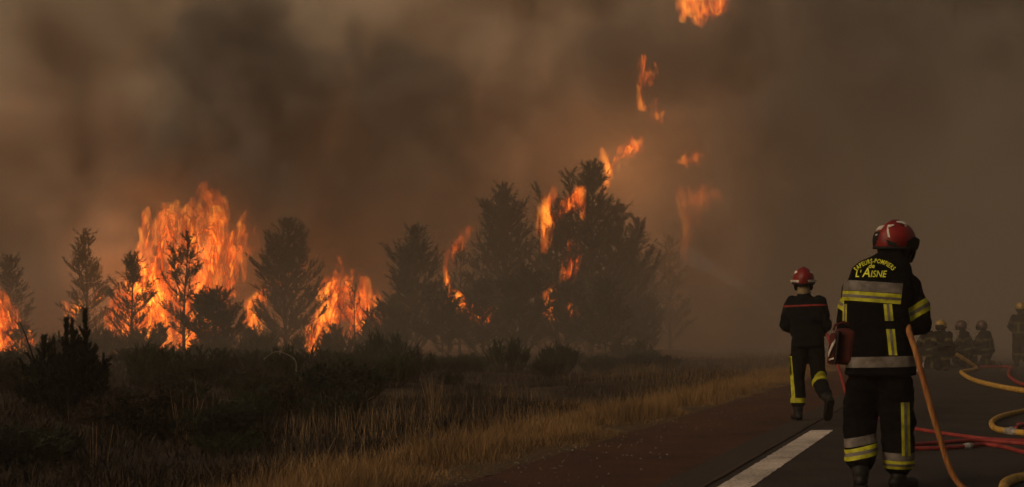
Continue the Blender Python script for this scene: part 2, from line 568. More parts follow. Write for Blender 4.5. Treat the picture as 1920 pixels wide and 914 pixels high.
rng = random.Random(4)
low = [pine_meshes(60 + i, 2.6, 1.15, bare=.02, whorls=7, limbs=6, needles=22, tops=2) for i in range(3)]
spots = [(735, 47), (830, 46), (905, 47), (985, 46), (1060, 46), (1135, 45), (1210, 50), (690, 50), (625, 49), (560, 48), (470, 50), (40, 52), (105, 55), (300, 51), (205, 53), (1010, 55), (1100, 56), (880, 56)]
for i, (px, Y) in enumerate(spots):
    tm, cm = low[i % 3]
    place('young_pine', gz(px, Y), rng.uniform(0, 6.28), 'low young pine filling in beneath the taller pines', 'young pine', 'young pines under the stand',
          [('trunk', tm), ('crown', cm)], rng.uniform(.75, 1.25) * (.45 if px < 700 else 1.15))


def shrub_meshes(seed, h, rad, stems, mat, shoots=9, needles=26, nl=.07, nw=.006, up=1.2, shoot=.28, spread=.6):
    rng = random.Random(seed)
    sb = bmesh.new()
    V, Fc = [], []
    for s in range(stems):
        a = rng.uniform(0, 6.283)
        rr = rad * math.sqrt(rng.random()) * .85
        hh = h * (1 - .55 * (rr / rad) ** 1.5) * rng.uniform(.72, 1.02)
        b = Vector((math.cos(a) * rr * .25, math.sin(a) * rr * .25, -.05))
        e = Vector((math.cos(a) * rr, math.sin(a) * rr, hh))
        mid = b.lerp(e, .5) + Vector((math.cos(a), math.sin(a), 0)) * rr * .22
        ps = [b, mid, mid.lerp(e, .5), e]
        tube(sb, ps, [.014, .010, .007, .003], 4, False)
        for j in range(shoots):
            t = .22 + .78 * (j + rng.random()) / shoots
            p = b.lerp(mid, t * 2) if t < .5 else mid.lerp(e, t * 2 - 1)
            a2 = rng.uniform(0, 6.283)
            dd = Vector((math.cos(a2), math.sin(a2), up * rng.uniform(.6, 1.4)))
            spray(V, Fc, rng, p, dd, shoot * rng.uniform(.6, 1.3) * (1.15 - .6 * t), needles, nl, nw, spread)
        spray(V, Fc, rng, ps[2], e - ps[2], (e - ps[2]).length * 1.1, needles * 2, nl, nw, spread * .7)
    sm = bpy.data.meshes.new('stem')
    sb.to_mesh(sm)
    sb.free()
    sm.materials.append(M['bark'])
    fm = bpy.data.meshes.new('foliage')
    fm.from_pydata([tuple(p) for p in V], [], Fc)
    fm.materials.append(mat)
    return sm, fm


# the dark bush at the roadside and its smaller neighbour
s, f = shrub_meshes(1, 1.32, .62, 46, M['juniper'], shoots=12, needles=60, nl=.055, nw=.008, up=1.8, shoot=.26, spread=.5)
bush = place('juniper_bush', gz(132, 15.2), 0, 'large near-black juniper bush with spiky upright tips before the low fire', 'bush', None, [('stem', s), ('foliage', f)])
for (dx, dz, hh, k) in ((.21, 1.0, .52, 3), (-.05, .95, .44, 4), (-.36, .85, .30, 5)):
    V, Fc = [], []
    spray(V, Fc, random.Random(k), Vector((dx, 0, dz)), Vector((.03 * (k - 4), 0, 1)), hh, 520, .075, .008, .62)
    from_data('tip_shoot', V, Fc, M['juniper'], bush)
bm = bmesh.new()
tube(bm, [Vector((-.42, 0, .6)), Vector((-.52, 0, .95)), Vector((-.60, 0, 1.18)), Vector((-.68, .02, 1.34))], [.014, .011, .009, .004], 5)
from_bm('dead_twig', bm, M['bark'], bush)
s, f = shrub_meshes(2, .78, .36, 20, M['juniper'], shoots=10, needles=50, nl=.055, nw=.008, up=1.8, shoot=.22, spread=.5)
place('juniper_bush', gz(66, 16.5), 0, 'smaller near-black juniper bush beside the large juniper bush', 'bush', None, [('stem', s), ('foliage', f)])

heath = [shrub_meshes(20 + i, .62, .55, 30, M['heather'] if i == 0 else M['green_heath'], shoots=8, needles=20, nl=.07, nw=.006, up=1.2, shoot=.26) for i in range(3)]
broom = [shrub_meshes(30 + i, 1.15, .75, 34, M['broom'], shoots=9, needles=24, nl=.09, nw=.006, up=2.2, shoot=.4, spread=.35) for i in range(3)]
rng = random.Random(8)
for i, (px, Y, sc_) in enumerate([(340, 25, 1.15), (400, 26, 1.3), (455, 24, 1.0), (300, 28, 1.1), (440, 13.2, .55), (470, 15.5, .6), (520, 19, .7), (555, 24, .95), (640, 26, 1.0), (720, 27, 1.0), (210, 14, .5),
                                  (800, 29, 1.0), (880, 31, 1.1), (960, 33, 1.2), (1030, 36, 1.3), (1100, 39, 1.3), (1170, 43, 1.4), (600, 33, 1.2), (500, 34, 1.2), (250, 33, 1.3), (150, 36, 1.3), (20, 30, 1.1), (700, 38, 1.4)] + [(k, 44 + (k * 7) % 11, 1.7) for k in range(90, 730, 48)]):
    s, f = broom[i % 3]
    place('broom_shrub', gz(px + rng.uniform(-25, 25), Y * rng.uniform(.88, 1.12)), rng.uniform(0, 6.28), 'green broom shrub with upright stems among the brown heather', 'shrub', 'broom shrubs on the heath', [('stem', s), ('foliage', f)], sc_ * .62, rng.uniform(1.1, 1.8), rng.uniform(.65, 1.35))
for i in range(120):
    Y = 10.5 * (40 / 10.5) ** rng.random()
    u = -rng.uniform(6.6 + .06 * Y, 16 + .5 * Y)
    x = K * Y + u
    px = 960 + F * x / Y
    if not (-40 < px < 1300): continue
    s, f = heath[i % 3]
    place('heather_shrub', Vector((x, Y, rough_z(x, Y) - .04)), rng.uniform(0, 6.28), ('brown dried heather shrub on the dark heath', 'grey-green heather shrub on the dark heath')[i % 3 > 0], 'shrub', 'heather shrubs on the heath', [('stem', s), ('foliage', f)], rng.uniform(.55, 1.2), rng.uniform(1.0, 1.5), rng.uniform(.7, 1.1))
def smooth_path(pts, n=4):
    out = []
    P_ = [pts[0]] + list(pts) + [pts[-1]]
    for i in range(1, len(P_) - 2):
        a, b, c, d = P_[i - 1:i + 3]
        for k in range(n):
            t = k / n
            out.append(.5 * ((2 * b) + (c - a) * t + (2 * a - 5 * b + 4 * c - d) * t * t + (3 * b - a - 3 * c + d) * t ** 3))
    return out + [pts[-1]]


# bare curved branches sticking out of the heath
for k, (px, py, Y, pts, label) in enumerate([
        (545, 690, 26, [(0, 0), (.12, .28), (.05, .55), (-.35, .70), (-.65, .52)], 'pale dead branch arching over the broom shrubs'),
        (205, 745, 14.5, [(-.10, 0), (.02, .06), (.15, .17)], 'short pale dead stick lying by the large juniper bush'),
        (395, 725, 20.5, [(-.3, .02), (0, .06), (.35, .05)], 'pale weathered branch lying on the heath')]):
    bm = bmesh.new()
    b = gz(px, Y)
    ps = smooth_path([Vector((a, .04 * i, c)) for i, (a, c) in enumerate(pts)])
    tube(bm, ps, [.020 * (1 - .6 * i / len(ps)) for i in range(len(ps))], 6)
    if k == 0:
        for j in range(7):
            q = ps[8 + j]
            tube(bm, [q, q + Vector((.05 * (j % 3 - 1), .02, -.05 - .03 * (j % 4)))], [.005, .002], 4)
    o = from_bm('dead_branch', bm, M['dead_wood'])
    o.location = b + Vector((0, 0, .02))
    tag(o, label, 'branch')


# ------------------------------------------------------------------ grass (nobody could count it)
def blades(name, mat, n, sampler, hmin, hmax, width, seed, bend=.35):
    rng = random.Random(seed)
    V, Fc = [], []
    for _ in range(n):
        s = sampler(rng)
        if s is None: continue
        x, y, k = s
        h = rng.uniform(hmin, hmax) * k
        a = rng.uniform(0, 6.283)
        d = Vector((math.cos(a), math.sin(a), 0))
        a2 = rng.uniform(0, 6.283)
        w = Vector((math.cos(a2), math.sin(a2), 0)) * width * rng.uniform(.6, 1.3)
        b = Vector((x, y, rough_z(x, y) - .01))
        bn = bend * rng.uniform(.1, 1.2) * h
        m1 = b + Vector((0, 0, h * .55)) + d * bn * .3
        t1 = b + Vector((0, 0, h)) + d * bn
        i = len(V)
        V += [b - w, b + w, m1 + w * .7, m1 - w * .7, t1]
        Fc += [(i, i + 1, i + 2, i + 3), (i + 3, i + 2, i + 4)]
    return tag(from_data(name, V, Fc, mat), kind='stuff')


def band_sampler(rng):
    Y = 6.5 * (55 / 6.5) ** rng.random()
    edge = 3.72 + .22 * noise.noise(Vector((Y * .9, 4, 0)))
    u = -(edge + abs(rng.gauss(0, 1)) * 1.05 + .02)
    x = K * Y + u
    px = 960 + F * x / Y
    if px < -60: return None
    d = -u - edge
    pat = .75 + .9 * noise.noise(Vector((x * .9, Y * .9, 1.7)))
    if pat < .38 and rng.random() < .8: return None
    return x, Y, (.35 + .65 * min(1, d / .5)) * pat


def far_sampler(rng):
    Y = 8 * (50 / 8) ** rng.random()
    u = -rng.uniform(5.2, 11)
    x = K * Y + u
    px = 960 + F * x / Y
    if px < -60: return None
    c = noise.noise(Vector((x * .45, Y * .45, 6.2)))
    if c < .05: return None
    return x, Y, .5 + c


def heath_sampler(rng):
    Y = 8 * (48 / 8) ** rng.random()
    u = -rng.uniform(5.6, 14 + .7 * Y)
    x = K * Y + u
    px = 960 + F * x / Y
    if not -60 < px < 1500: return None
    c = .6 + .8 * noise.noise(Vector((x * .7, Y * .7, 2.2)))
    return x, Y, max(.2, c)


blades('dry_grass', M['dry_grass'], 95000, band_sampler, .07, .25, .0028, 5, bend=.7)
blades('sparse_dry_grass', M['straw'], 12000, far_sampler, .2, .5, .0028, 6)
blades('heath_undergrowth', M['heather'], 110000, heath_sampler, .10, .34, .008, 7, bend=.9)


def gravel(name, n, seed):
    """loose chippings along the road edge"""
    rng = random.Random(seed)
    V, Fc = [], []
    for _ in range(n):
        Y = 7.0 * (32 / 7.0) ** rng.random()
        u = -3.70 + abs(rng.gauss(0, .55)) - .12
        if u > -1.95 and rng.random() < .8: continue
        r = rng.uniform(.004, .013)
        c = Vector((K * Y + u, Y, .006 + r * .5))
        q = [Vector((rng.uniform(.6, 1.2) * math.cos(a), rng.uniform(.6, 1.2) * math.sin(a), rng.uniform(-.3, .2))) * r for a in (0, 1.3, 2.5, 3.8, 5.1)]
        i = len(V)
        V += [c + p for p in q] + [c + Vector((0, 0, r * .8))]
        Fc += [(i + k, i + (k + 1) % 5, i + 5) for k in range(5)]
    return tag(from_data(name, V, Fc, M['dead_wood']), kind='stuff')


gravel('gravel', 420, 3)


def tall_tuft(px, Y, n, h, spread, seed, label):
    rng = random.Random(seed)
    o = tag(empty('tall_grass_tuft', gz(px, Y)), label, 'grass tuft', 'tall grass tufts')
    V, Fc = [], []
    for i in range(n):
        a = rng.uniform(0, 6.283)
        lean = rng.uniform(0, spread)
        b = Vector((math.cos(a), math.sin(a), 0)) * .12 * rng.random()
        e = b + Vector((math.cos(a) * lean, math.sin(a) * lean, h * rng.uniform(.6, 1.05)))
        bm = bmesh.new()
        tube(bm, [b, b.lerp(e, .5) - Vector((math.cos(a), math.sin(a), 0)) * lean * .12, e, e + (e - b) * .08], [.0032, .0028, .0022, .0010], 4)
        from_bm('stalk', bm, M['straw'], o)


tall_tuft(345, 12.4, 12, .62, .16, 1, 'sparse tuft of tall thin dry stalks in front of the dark heath')
tall_tuft(388, 12.8, 5, .66, .22, 2, 'few leaning dry stalks with nodding tips beside the tall sparse tuft')
tall_tuft(812, 16.5, 26, .52, .14, 3, 'thick clump of tall reddish dry grass at the back of the verge')
tall_tuft(455 - 280, 10.5, 6, .5, .15, 4, 'few thin dry stalks rising before the dark heath below the juniper')


# ================================================================== fire
def flame_material():
    m = bpy.data.materials.new('flame')
    m.use_nodes = True
    t = m.node_tree
    t.nodes.remove(t.nodes['Principled BSDF'])
    out = t.nodes['Material Output']
    tc = nd(t, 'ShaderNodeTexCoord')
    mp = nd(t, 'ShaderNodeMapping')
    mp.inputs['Rotation'].default_value = (0, R(-28), 0)
    mp.inputs['Scale'].default_value = (1.1, 1.1, .34)
    t.links.new(tc.outputs['Object'], mp.inputs[0])
    n = nd(t, 'ShaderNodeTexNoise', i_Scale=1.7, i_Detail=5.0, i_Roughness=.64, i_Distortion=1.1)
    t.links.new(mp.outputs[0], n.inputs['Vector'])
    a = nd(t, 'ShaderNodeMapRange')
    a.interpolation_type = 'SMOOTHSTEP'
    a.inputs[1].default_value, a.inputs[2].default_value = .49, .71
    n2 = nd(t, 'ShaderNodeTexNoise', i_Scale=4.6, i_Detail=3.0, i_Roughness=.6, i_Distortion=.8)
    t.links.new(mp.outputs[0], n2.inputs['Vector'])
    cb = nd(t, 'ShaderNodeMath', operation='MULTIPLY_ADD')
    t.links.new(n2.outputs[0], cb.inputs[0])
    cb.inputs[1].default_value = .36
    sb_ = nd(t, 'ShaderNodeMath', operation='SUBTRACT')
    t.links.new(n.outputs[0], sb_.inputs[0])
    sb_.inputs[1].default_value = .43
    n4 = nd(t, 'ShaderNodeTexNoise', i_Scale=.55, i_Detail=2.0, i_Distortion=.6)
    t.links.new(mp.outputs[0], n4.inputs['Vector'])
    big = nd(t, 'ShaderNodeMath', operation='MULTIPLY_ADD')
    t.links.new(n4.outputs[0], big.inputs[0])
    big.inputs[1].default_value = .5
    t.links.new(sb_.outputs[0], big.inputs[2])
    t.links.new(big.outputs[0], cb.inputs[2])
    oi = nd(t, 'ShaderNodeObjectInfo')
    sx = nd(t, 'ShaderNodeSeparateColor')
    t.links.new(oi.outputs['Color'], sx.inputs[0])
    fb = nd(t, 'ShaderNodeMath', operation='ADD')
    t.links.new(cb.outputs[0], fb.inputs[0])
    t.links.new(sx.outputs[2], fb.inputs[1])
    cb = fb
    t.links.new(cb.outputs[0], a.inputs[0])
    ramp = nd(t, 'ShaderNodeValToRGB')
    e = ramp.color_ramp.elements
    e[0].position, e[0].color = 0, (1, .07, .005, 1)
    e[1].position, e[1].color = 1, (1, .29, .026, 1)
    x = e.new(.5)
    x.color = (1, .115, .008, 1)
    t.links.new(a.outputs[0], ramp.inputs[0])
    st = nd(t, 'ShaderNodeMath', operation='MULTIPLY_ADD')
    t.links.new(a.outputs[0], st.inputs[0])
    st.inputs[2].default_value = .0
    t.links.new(sx.outputs[0], st.inputs[1])        # each fire's own strength
    ve = nd(t, 'ShaderNodeEmission')
    t.links.new(ramp.outputs[0], ve.inputs[0])
    t.links.new(st.outputs[0], ve.inputs[1])
    t.links.new(ve.outputs[0], out.inputs['Volume'])
    # thin glowing skin on the tongues
    tr = nd(t, 'ShaderNodeBsdfTransparent')
    se = nd(t, 'ShaderNodeEmission')
    t.links.new(ramp.outputs[0], se.inputs[0])
    sst = nd(t, 'ShaderNodeMath', operation='MULTIPLY_ADD')
    t.links.new(a.outputs[0], sst.inputs[0])
    sst.inputs[1].default_value, sst.inputs[2].default_value = 2.7, .5
    t.links.new(sst.outputs[0], se.inputs[1])
    core = nd(t, 'ShaderNodeAttribute', attribute_name='core')
    ca = nd(t, 'ShaderNodeMath', operation='MULTIPLY_ADD')      # torn towards the rim, solid in the heart
    t.links.new(core.outputs['Fac'], ca.inputs[0])
    ca.inputs[1].default_value = .16
    t.links.new(cb.outputs[0], ca.inputs[2])
    s0 = nd(t, 'ShaderNodeMapRange', interpolation_type='SMOOTHSTEP')
    s0.inputs[1].default_value, s0.inputs[2].default_value, s0.inputs[4].default_value = .56, .74, .85
    t.links.new(ca.outputs[0], s0.inputs[0])
    rimf = nd(t, 'ShaderNodeMapRange', interpolation_type='SMOOTHSTEP')
    rimf.inputs[1].default_value, rimf.inputs[2].default_value = .03, .6
    t.links.new(core.outputs['Fac'], rimf.inputs[0])
    sf = nd(t, 'ShaderNodeMath', operation='MULTIPLY')
    t.links.new(s0.outputs[0], sf.inputs[0])
    t.links.new(rimf.outputs[0], sf.inputs[1])
    sk = nd(t, 'ShaderNodeMath', operation='MULTIPLY')
    t.links.new(sf.outputs[0], sk.inputs[0])
    t.links.new(sx.outputs[1], sk.inputs[1])
    sf = sk
    mx = nd(t, 'ShaderNodeMixShader')
    t.links.new(sf.outputs[0], mx.inputs[0])
    t.links.new(tr.outputs[0], mx.inputs[1])
    t.links.new(se.outputs[0], mx.inputs[2])
    t.links.new(mx.outputs[0], out.inputs['Surface'])
    m.cycles.emission_sampling = 'NONE'
    m.cycles.volume_step_rate = .09
    return m


FLAME = flame_material()
FLAME_GAIN = 3.4


def inside(poly, x, y):
    c = False
    j = len(poly) - 1
    for i in range(len(poly)):
        if (poly[i][1] > y) != (poly[j][1] > y) and x < (poly[j][0] - poly[i][0]) * (y - poly[i][1]) / (poly[j][1] - poly[i][1]) + poly[i][0]:
            c = not c
        j = i
    return c


def edge_dist(poly, x, y):
    best = 1e9
    for i in range(len(poly)):
        ax, ay = poly[i - 1]
        bx, by = poly[i]
        dx, dy = bx - ax, by - ay
        t = max(0, min(1, ((x - ax) * dx + (y - ay) * dy) / (dx * dx + dy * dy + 1e-9)))
        best = min(best, math.hypot(ax + dx * t - x, ay + dy * t - y))
    return best


def flame(outline, Y, depth, strength, label, glow=0, step=.2, skin=1.0, fill=.03):
    """a body of fire: lens-shaped in depth, ragged outline, set at distance Y"""
    poly = [(at(px, py, Y).x, at(px, py, Y).z) for px, py in outline]
    x0, x1 = min(p[0] for p in poly) - .4, max(p[0] for p in poly) + .4
    z0, z1 = min(p[1] for p in poly) - .4, max(p[1] for p in poly) + .6
    nx, nz = int((x1 - x0) / step) + 1, int((z1 - z0) / step) + 1
    idx, V, Fc, CO = {}, [], [], []
    cx, cz = (x0 + x1) / 2, z0
    rag = min(1.2, .17 * (z1 - z0))

    def val(i, j):
        x, z = x0 + i * step, z0 + j * step
        wx = x + .5 * noise.noise(Vector((x * 1.1, z * .6, Y)))
        wz = z + rag * noise.noise(Vector((x * 1.5 - z * .5, z * .22, Y + 9))) + .35 * noise.noise(Vector((x * 3.1 - z, z * .5, Y + 3)))
        d = edge_dist(poly, wx, wz)
        return (d if inside(poly, wx, wz) else -d), x, z
    grid = {(i, j): val(i, j) for i in range(nx + 1) for j in range(nz + 1)}
    for i in range(nx):
        for j in range(nz):
            q = [(i, j), (i + 1, j), (i + 1, j + 1), (i, j + 1)]
            if max(grid[k][0] for k in q) <= 0: continue
            for side in (0, 1):
                ids = []
                for k in q:
                    d, x, z = grid[k]
                    rim = d <= 0
                    key = (k, 2 if rim else side)
                    if key not in idx:
                        th = 0 if rim else .05 + depth * (1 - math.exp(-d / (.45 * depth))) * (.75 + .5 * noise.noise(Vector((x * .7, z * .4, Y + side * 5))))
                        yy = Y + .5 * noise.noise(Vector((x * .35, z * .3, 2))) + (-th if side == 0 else th)
                        idx[key] = len(V)
                        V.append((x - cx, yy - Y, z - cz))
                        CO.append(0.0 if rim else min(1.0, d / (.85 * depth)))
                    ids.append(idx[key])
                Fc.append(tuple(ids) if side == 0 else tuple(ids[::-1]))
    seen = set()
    Fc2 = []
    for q in Fc:
        k = frozenset(q)
        if k in seen: continue
        seen.add(k)
        Fc2.append(q)
    o = from_data('flame', V, Fc2, FLAME, smooth=True)
    o.data.attributes.new('core', 'FLOAT', 'POINT').data.foreach_set('value', CO)
    o.location = (cx, Y, cz)
    o.color = (strength * FLAME_GAIN, skin, fill, 1)
    tag(o, label, 'flame', 'flames of the forest fire')
    if glow:
        l = bpy.data.lights.new('fire_glow', 'POINT')
        l.energy, l.color, l.shadow_soft_size = glow, (1, .36, .10), 1.2
        lo = bpy.data.objects.new('fire_glow', l)
        COL.objects.link(lo)
        lo.parent = o
        lo.location = (0, .4, (z1 - z0) * .5)
    return o


flame([(188, 662), (186, 600), (200, 555), (228, 505), (262, 470), (268, 432), (300, 405), (330, 392), (356, 372), (372, 338), (386, 340), (396, 362), (414, 362), (420, 395), (440, 410), (462, 404),
       (482, 395), (484, 440), (472, 500), (462, 540), (440, 590), (425, 640), (385, 665), (300, 668)], 59, 1.6, 1.15, 'largest fire, a tall sheet of orange flame behind thin scorched pines', 2200)
flame([(440, 640), (455, 560), (492, 530), (520, 520), (560, 500), (582, 484), (575, 505), (528, 545), (505, 560), (498, 612), (470, 640)], 58.5, .7, .9, 'small orange flames showing through the bushy pine with forked top')
flame([(-60, 655), (-40, 570), (10, 565), (32, 552), (36, 590), (56, 618), (85, 645), (80, 668), (0, 670)], 61, 1.2, 1.2, 'low fire burning beyond the large juniper bush')
flame([(118, 590), (128, 572), (150, 560), (180, 535), (212, 545), (200, 565), (165, 580), (150, 600), (125, 605)], 60, .6, 1.1, 'thin wisps of flame around a faint pine by the largest fire')
flame([(562, 628), (575, 600), (596, 560), (603, 525), (628, 500), (640, 480), (660, 498), (676, 484), (690, 520), (715, 545), (724, 590), (732, 612), (705, 635), (668, 630), (630, 652), (585, 660)], 56.5, 1.2, 1.25,
      'middle fire of bright flames around bare twigs of a sapling', 900)
flame([(832, 540), (830, 490), (845, 465), (868, 438), (878, 440), (874, 478), (856, 500), (858, 545), (846, 560)], 48.4, .7, 1.3,
      'narrow flame climbing between two dense dark pines', skin=.6, fill=.06)
flame([(842, 600), (838, 568), (862, 552), (884, 560), (906, 540), (932, 560), (936, 596), (900, 606), (866, 612)], 48.2, .6, 1.7, 'small bright flames at the foot of the slim pine')
flame([(1012, 436), (1016, 398), (1040, 365), (1056, 348), (1084, 354), (1098, 370), (1094, 420), (1078, 400), (1052, 398), (1036, 420), (1030, 470), (1016, 470)], 48.2, .6, 1.2, 'arch of flame over the slim pine against the tallest pine', skin=.55, fill=.06)
flame([(1122, 352), (1128, 316), (1122, 292), (1150, 282), (1176, 262), (1204, 256), (1196, 288), (1178, 304), (1160, 320), (1148, 344), (1130, 362)], 54, .8, 1.2, 'flame streaming off the pointed top of the tallest pine', 1500, skin=.5, fill=.06)
flame([(1020, 590), (1026, 540), (1040, 520), (1062, 545), (1090, 565), (1096, 592), (1064, 588), (1040, 592)], 48.0, .6, 1.3, 'dull orange flames low inside the tallest pine', skin=.5, fill=.06)
flame([(1056, 520), (1066, 470), (1076, 430), (1086, 470), (1080, 520), (1068, 540)], 48.2, .45, 1.2, 'thin dull flame showing in the middle of the tallest pine')
flame([(1268, 300), (1290, 292), (1302, 276), (1324, 276), (1312, 300), (1290, 316), (1272, 318)], 59, .9, .9, 'small detached tongue of flame floating in the smoke', skin=.15, fill=.06)
flame([(1192, 190), (1196, 150), (1210, 118), (1230, 116), (1228, 150), (1214, 165), (1212, 195), (1232, 200), (1250, 202), (1248, 232), (1228, 222), (1204, 208)], 59, .8, .8, 'broken string of flame wisps high in the smoke', skin=.15, fill=.05)
flame([(1264, 6), (1280, -30), (1390, -40), (1384, 10), (1370, 30), (1336, 44), (1312, 52), (1290, 36), (1270, 28)], 59, 1.2, .6, 'burst of orange fire at the very top of the smoke', skin=.2, fill=.04)
flame([(1262, 380), (1275, 350), (1320, 345), (1355, 370), (1340, 400), (1318, 420), (1312, 455), (1290, 490), (1268, 470), (1282, 430)], 61, 1.3, .30, 'dim red glow of fire veiled by the smoke above the road', skin=.05, fill=.06)


# ================================================================== people
def blob(bm, c, rx, ry, rz, seg=14):
    m = Matrix.Translation(c) @ Matrix.Diagonal((rx, ry, rz, 1))
    bmesh.ops.create_uvsphere(bm, u_segments=seg, v_segments=seg // 2 + 2, radius=1, matrix=m)


def limb(bm, pts, radii, seg=14, flat=1.0):
    """a rounded, tapered limb through joints"""
    for (p0, r0), (p1, r1) in zip(zip(pts, radii), zip(pts[1:], radii[1:])):
        n = 7
        p0, p1 = Vector(p0), Vector(p1)
        tube(bm, [p0.lerp(p1, i / n) for i in range(n + 1)], [r0 + (r1 - r0) * i / n for i in range(n + 1)], seg)
    for p, r in zip(pts, radii):
        blob(bm, Vector(p), r, r, r, seg)


def loft(bm, rings, seg=22, power=2.4):
    """stacked super-ellipse rings ((x, y, z), rx, ry)"""
    rs = []
    for c, rx, ry in rings:
        r = []
        for k in range(seg):
            a = 2 * math.pi * k / seg
            ca, sa = math.cos(a), math.sin(a)
            r.append(bm.verts.new((c[0] + rx * math.copysign(abs(ca) ** (2 / power), ca), c[1] + ry * math.copysign(abs(sa) ** (2 / power), sa), c[2])))
        rs.append(r)
    for a, b in zip(rs, rs[1:]):
        for k in range(seg):
            bm.faces.new((a[k], a[(k + 1) % seg], b[(k + 1) % seg], b[k]))
    bm.faces.new(rs[0][::-1])
    bm.faces.new(rs[-1])


def fused(bm, voxel, smooth=3, wrinkle=0.0, wscale=9.0, seed=0, squash=.45, calm=None):
    """one continuous surface from overlapping closed shapes, with cloth folds"""
    me = bpy.data.meshes.new('tmp')
    bm.normal_update()
    bm.to_mesh(me)
    bm.free()
    o = bpy.data.objects.new('tmp', me)
    COL.objects.link(o)
    r = o.modifiers.new('r', 'REMESH')
    r.mode = 'VOXEL'
    r.voxel_size = voxel
    if smooth:
        s = o.modifiers.new('s', 'SMOOTH')
        s.factor, s.iterations = .5, smooth
    out = evaluated(o)
    bpy.data.objects.remove(o)
    bpy.data.meshes.remove(me)
    if wrinkle:
        nrm = [v.normal.copy() for v in out.vertices]
        for v, n in zip(out.vertices, nrm):
            p = v.co
            q = Vector((p.x * wscale * squash + seed, p.y * wscale * squash, p.z * wscale))
            w = noise.noise(q + Vector((0, 0, 1.5 * noise.noise(q * .6)))) + .5 * abs(noise.noise(q * 2.1))
            v.co = p + n * (w * wrinkle * (1 if calm is None or p.z < calm else .25))
    out.update()
    return out


def seg_dist(p, a, b):
    d = b - a
    t = max(0, min(1, (p - a).dot(d) / d.length_squared))
    return (a + d * t - p).length, t


def band(name, src, m, parent, planes, keep=None, off=.004):
    """a strip of SRC's own surface between planes [(point, normal kept side)], lifted off the cloth"""
    bm = bmesh.new()
    bm.from_mesh(src)
    if keep:
        bmesh.ops.delete(bm, geom=[f for f in bm.faces if not keep(f.calc_center_median())], context='FACES')
    for co, no in planes:
        g = bm.verts[:] + bm.edges[:] + bm.faces[:]
        bmesh.ops.bisect_plane(bm, geom=g, dist=1e-5, plane_co=co, plane_no=no, clear_inner=True)
    if not bm.faces:
        bm.free()
        return None
    bm.normal_update()
    for v in bm.verts:
        v.co += v.normal * off
    return from_bm(name, bm, m, parent)


def around(bone, t0, t1, tilt=Vector((0, 0, 0))):
    a, b = Vector(bone[0]), Vector(bone[1])
    d = (b - a)
    n = (d.normalized() + tilt).normalized()
    return [(a + d * t0, n), (a + d * t1, -n)]


def decal(name, polys, tree, m, parent, off=.005, cell=.025):
    """flat print: polygons in the (x, z) plane pressed onto the back of a garment"""
    bm = bmesh.new()
    for poly in polys:
        vs = [bm.verts.new((x, 0, z)) for x, z in poly]
        bm.faces.new(vs)
    grid_cut(bm, cell)
    press(bm, tree, off)
    return from_bm(name, bm, m, parent)


def grid_cut(bm, cell):
    xs = [v.co.x for v in bm.verts]
    zs = [v.co.z for v in bm.verts]
    for lo, hi, ax in ((min(xs), max(xs), 0), (min(zs), max(zs), 2)):
        c = lo + cell
        while c < hi:
            no = Vector((1, 0, 0)) if ax == 0 else Vector((0, 0, 1))
            bmesh.ops.bisect_plane(bm, geom=bm.verts[:] + bm.edges[:] + bm.faces[:], dist=1e-6, plane_co=no * c, plane_no=no)
            c += cell


def press(bm, tree, off):
    for v in bm.verts:
        hit, n, _, _ = tree.ray_cast(Vector((v.co.x, -3, v.co.z)), Vector((0, 1, 0)))
        if hit is None:
            hit, n, _, _ = tree.find_nearest(Vector((v.co.x, -.1, v.co.z)))
            hit = Vector((v.co.x, hit.y, v.co.z))
        if n.y > 0: n = -n
        v.co = hit + Vector((0, -off * .6, 0)) + n * off * .7


def bvh_of(me):
    return BVHTree.FromPolygons([v.co for v in me.vertices], [p.vertices[:] for p in me.polygons])


def text_bm(body, size, shear=0.0):
    cu = bpy.data.curves.new('t', 'FONT')
    cu.body, cu.size, cu.shear, cu.align_x = body, size, shear, 'CENTER'
    cu.offset = size * .012
    cu.resolution_u = 3
    o = bpy.data.objects.new('t', cu)
    COL.objects.link(o)
    me = evaluated(o)
    bpy.data.objects.remove(o)
    xs = [v.co.x for v in me.vertices] or [0]
    return me, min(xs), max(xs)


def glove(bm, wrist, direction, palm_n, size=1.0, curl=1.0, thumb_side=1):
    """a gloved hand closed round something: palm, four fingers of unequal length, thumb from the side of the palm"""
    d = Vector(direction).normalized()
    n = Vector(palm_n)
    n = (n - d * n.dot(d)).normalized()
    s = d.cross(n).normalized() * thumb_side
    w = Vector(wrist)
    limb(bm, [w - d * .03, w + d * .03], [.036 * size, .034 * size], 10)
    for i in range(4):
        o = (i - 1.5) * .022 * size
        limb(bm, [w + d * .02 * size + s * o * .8, w + d * .085 * size + s * o], [.017 * size, .015 * size], 8)
    for i, ln in enumerate((.070, .082, .076, .058)):
        p = w + d * .088 * size - s * (i - 1.5) * .022 * size
        a = 0.0
        ps, rs = [p], [.0125 * size]
        for k, fr in enumerate((.45, .32, .26)):
            a += (.75, .9, .7)[k] * curl
            p = p + (d * math.cos(a) + n * math.sin(a)) * ln * fr * 1.15 * size
            ps.append(p)
            rs.append((.0115, .0105, .0095)[k] * size)
        limb(bm, ps, rs, 8)
    p = w + d * .025 * size + s * .036 * size
    limb(bm, [p, p + (d * .5 + s * .6 + n * .5).normalized() * .040 * size, p + (d * .75 + s * .25 + n * .95).normalized() * .074 * size], [.015 * size, .0135 * size, .011 * size], 8)


V3 = Vector


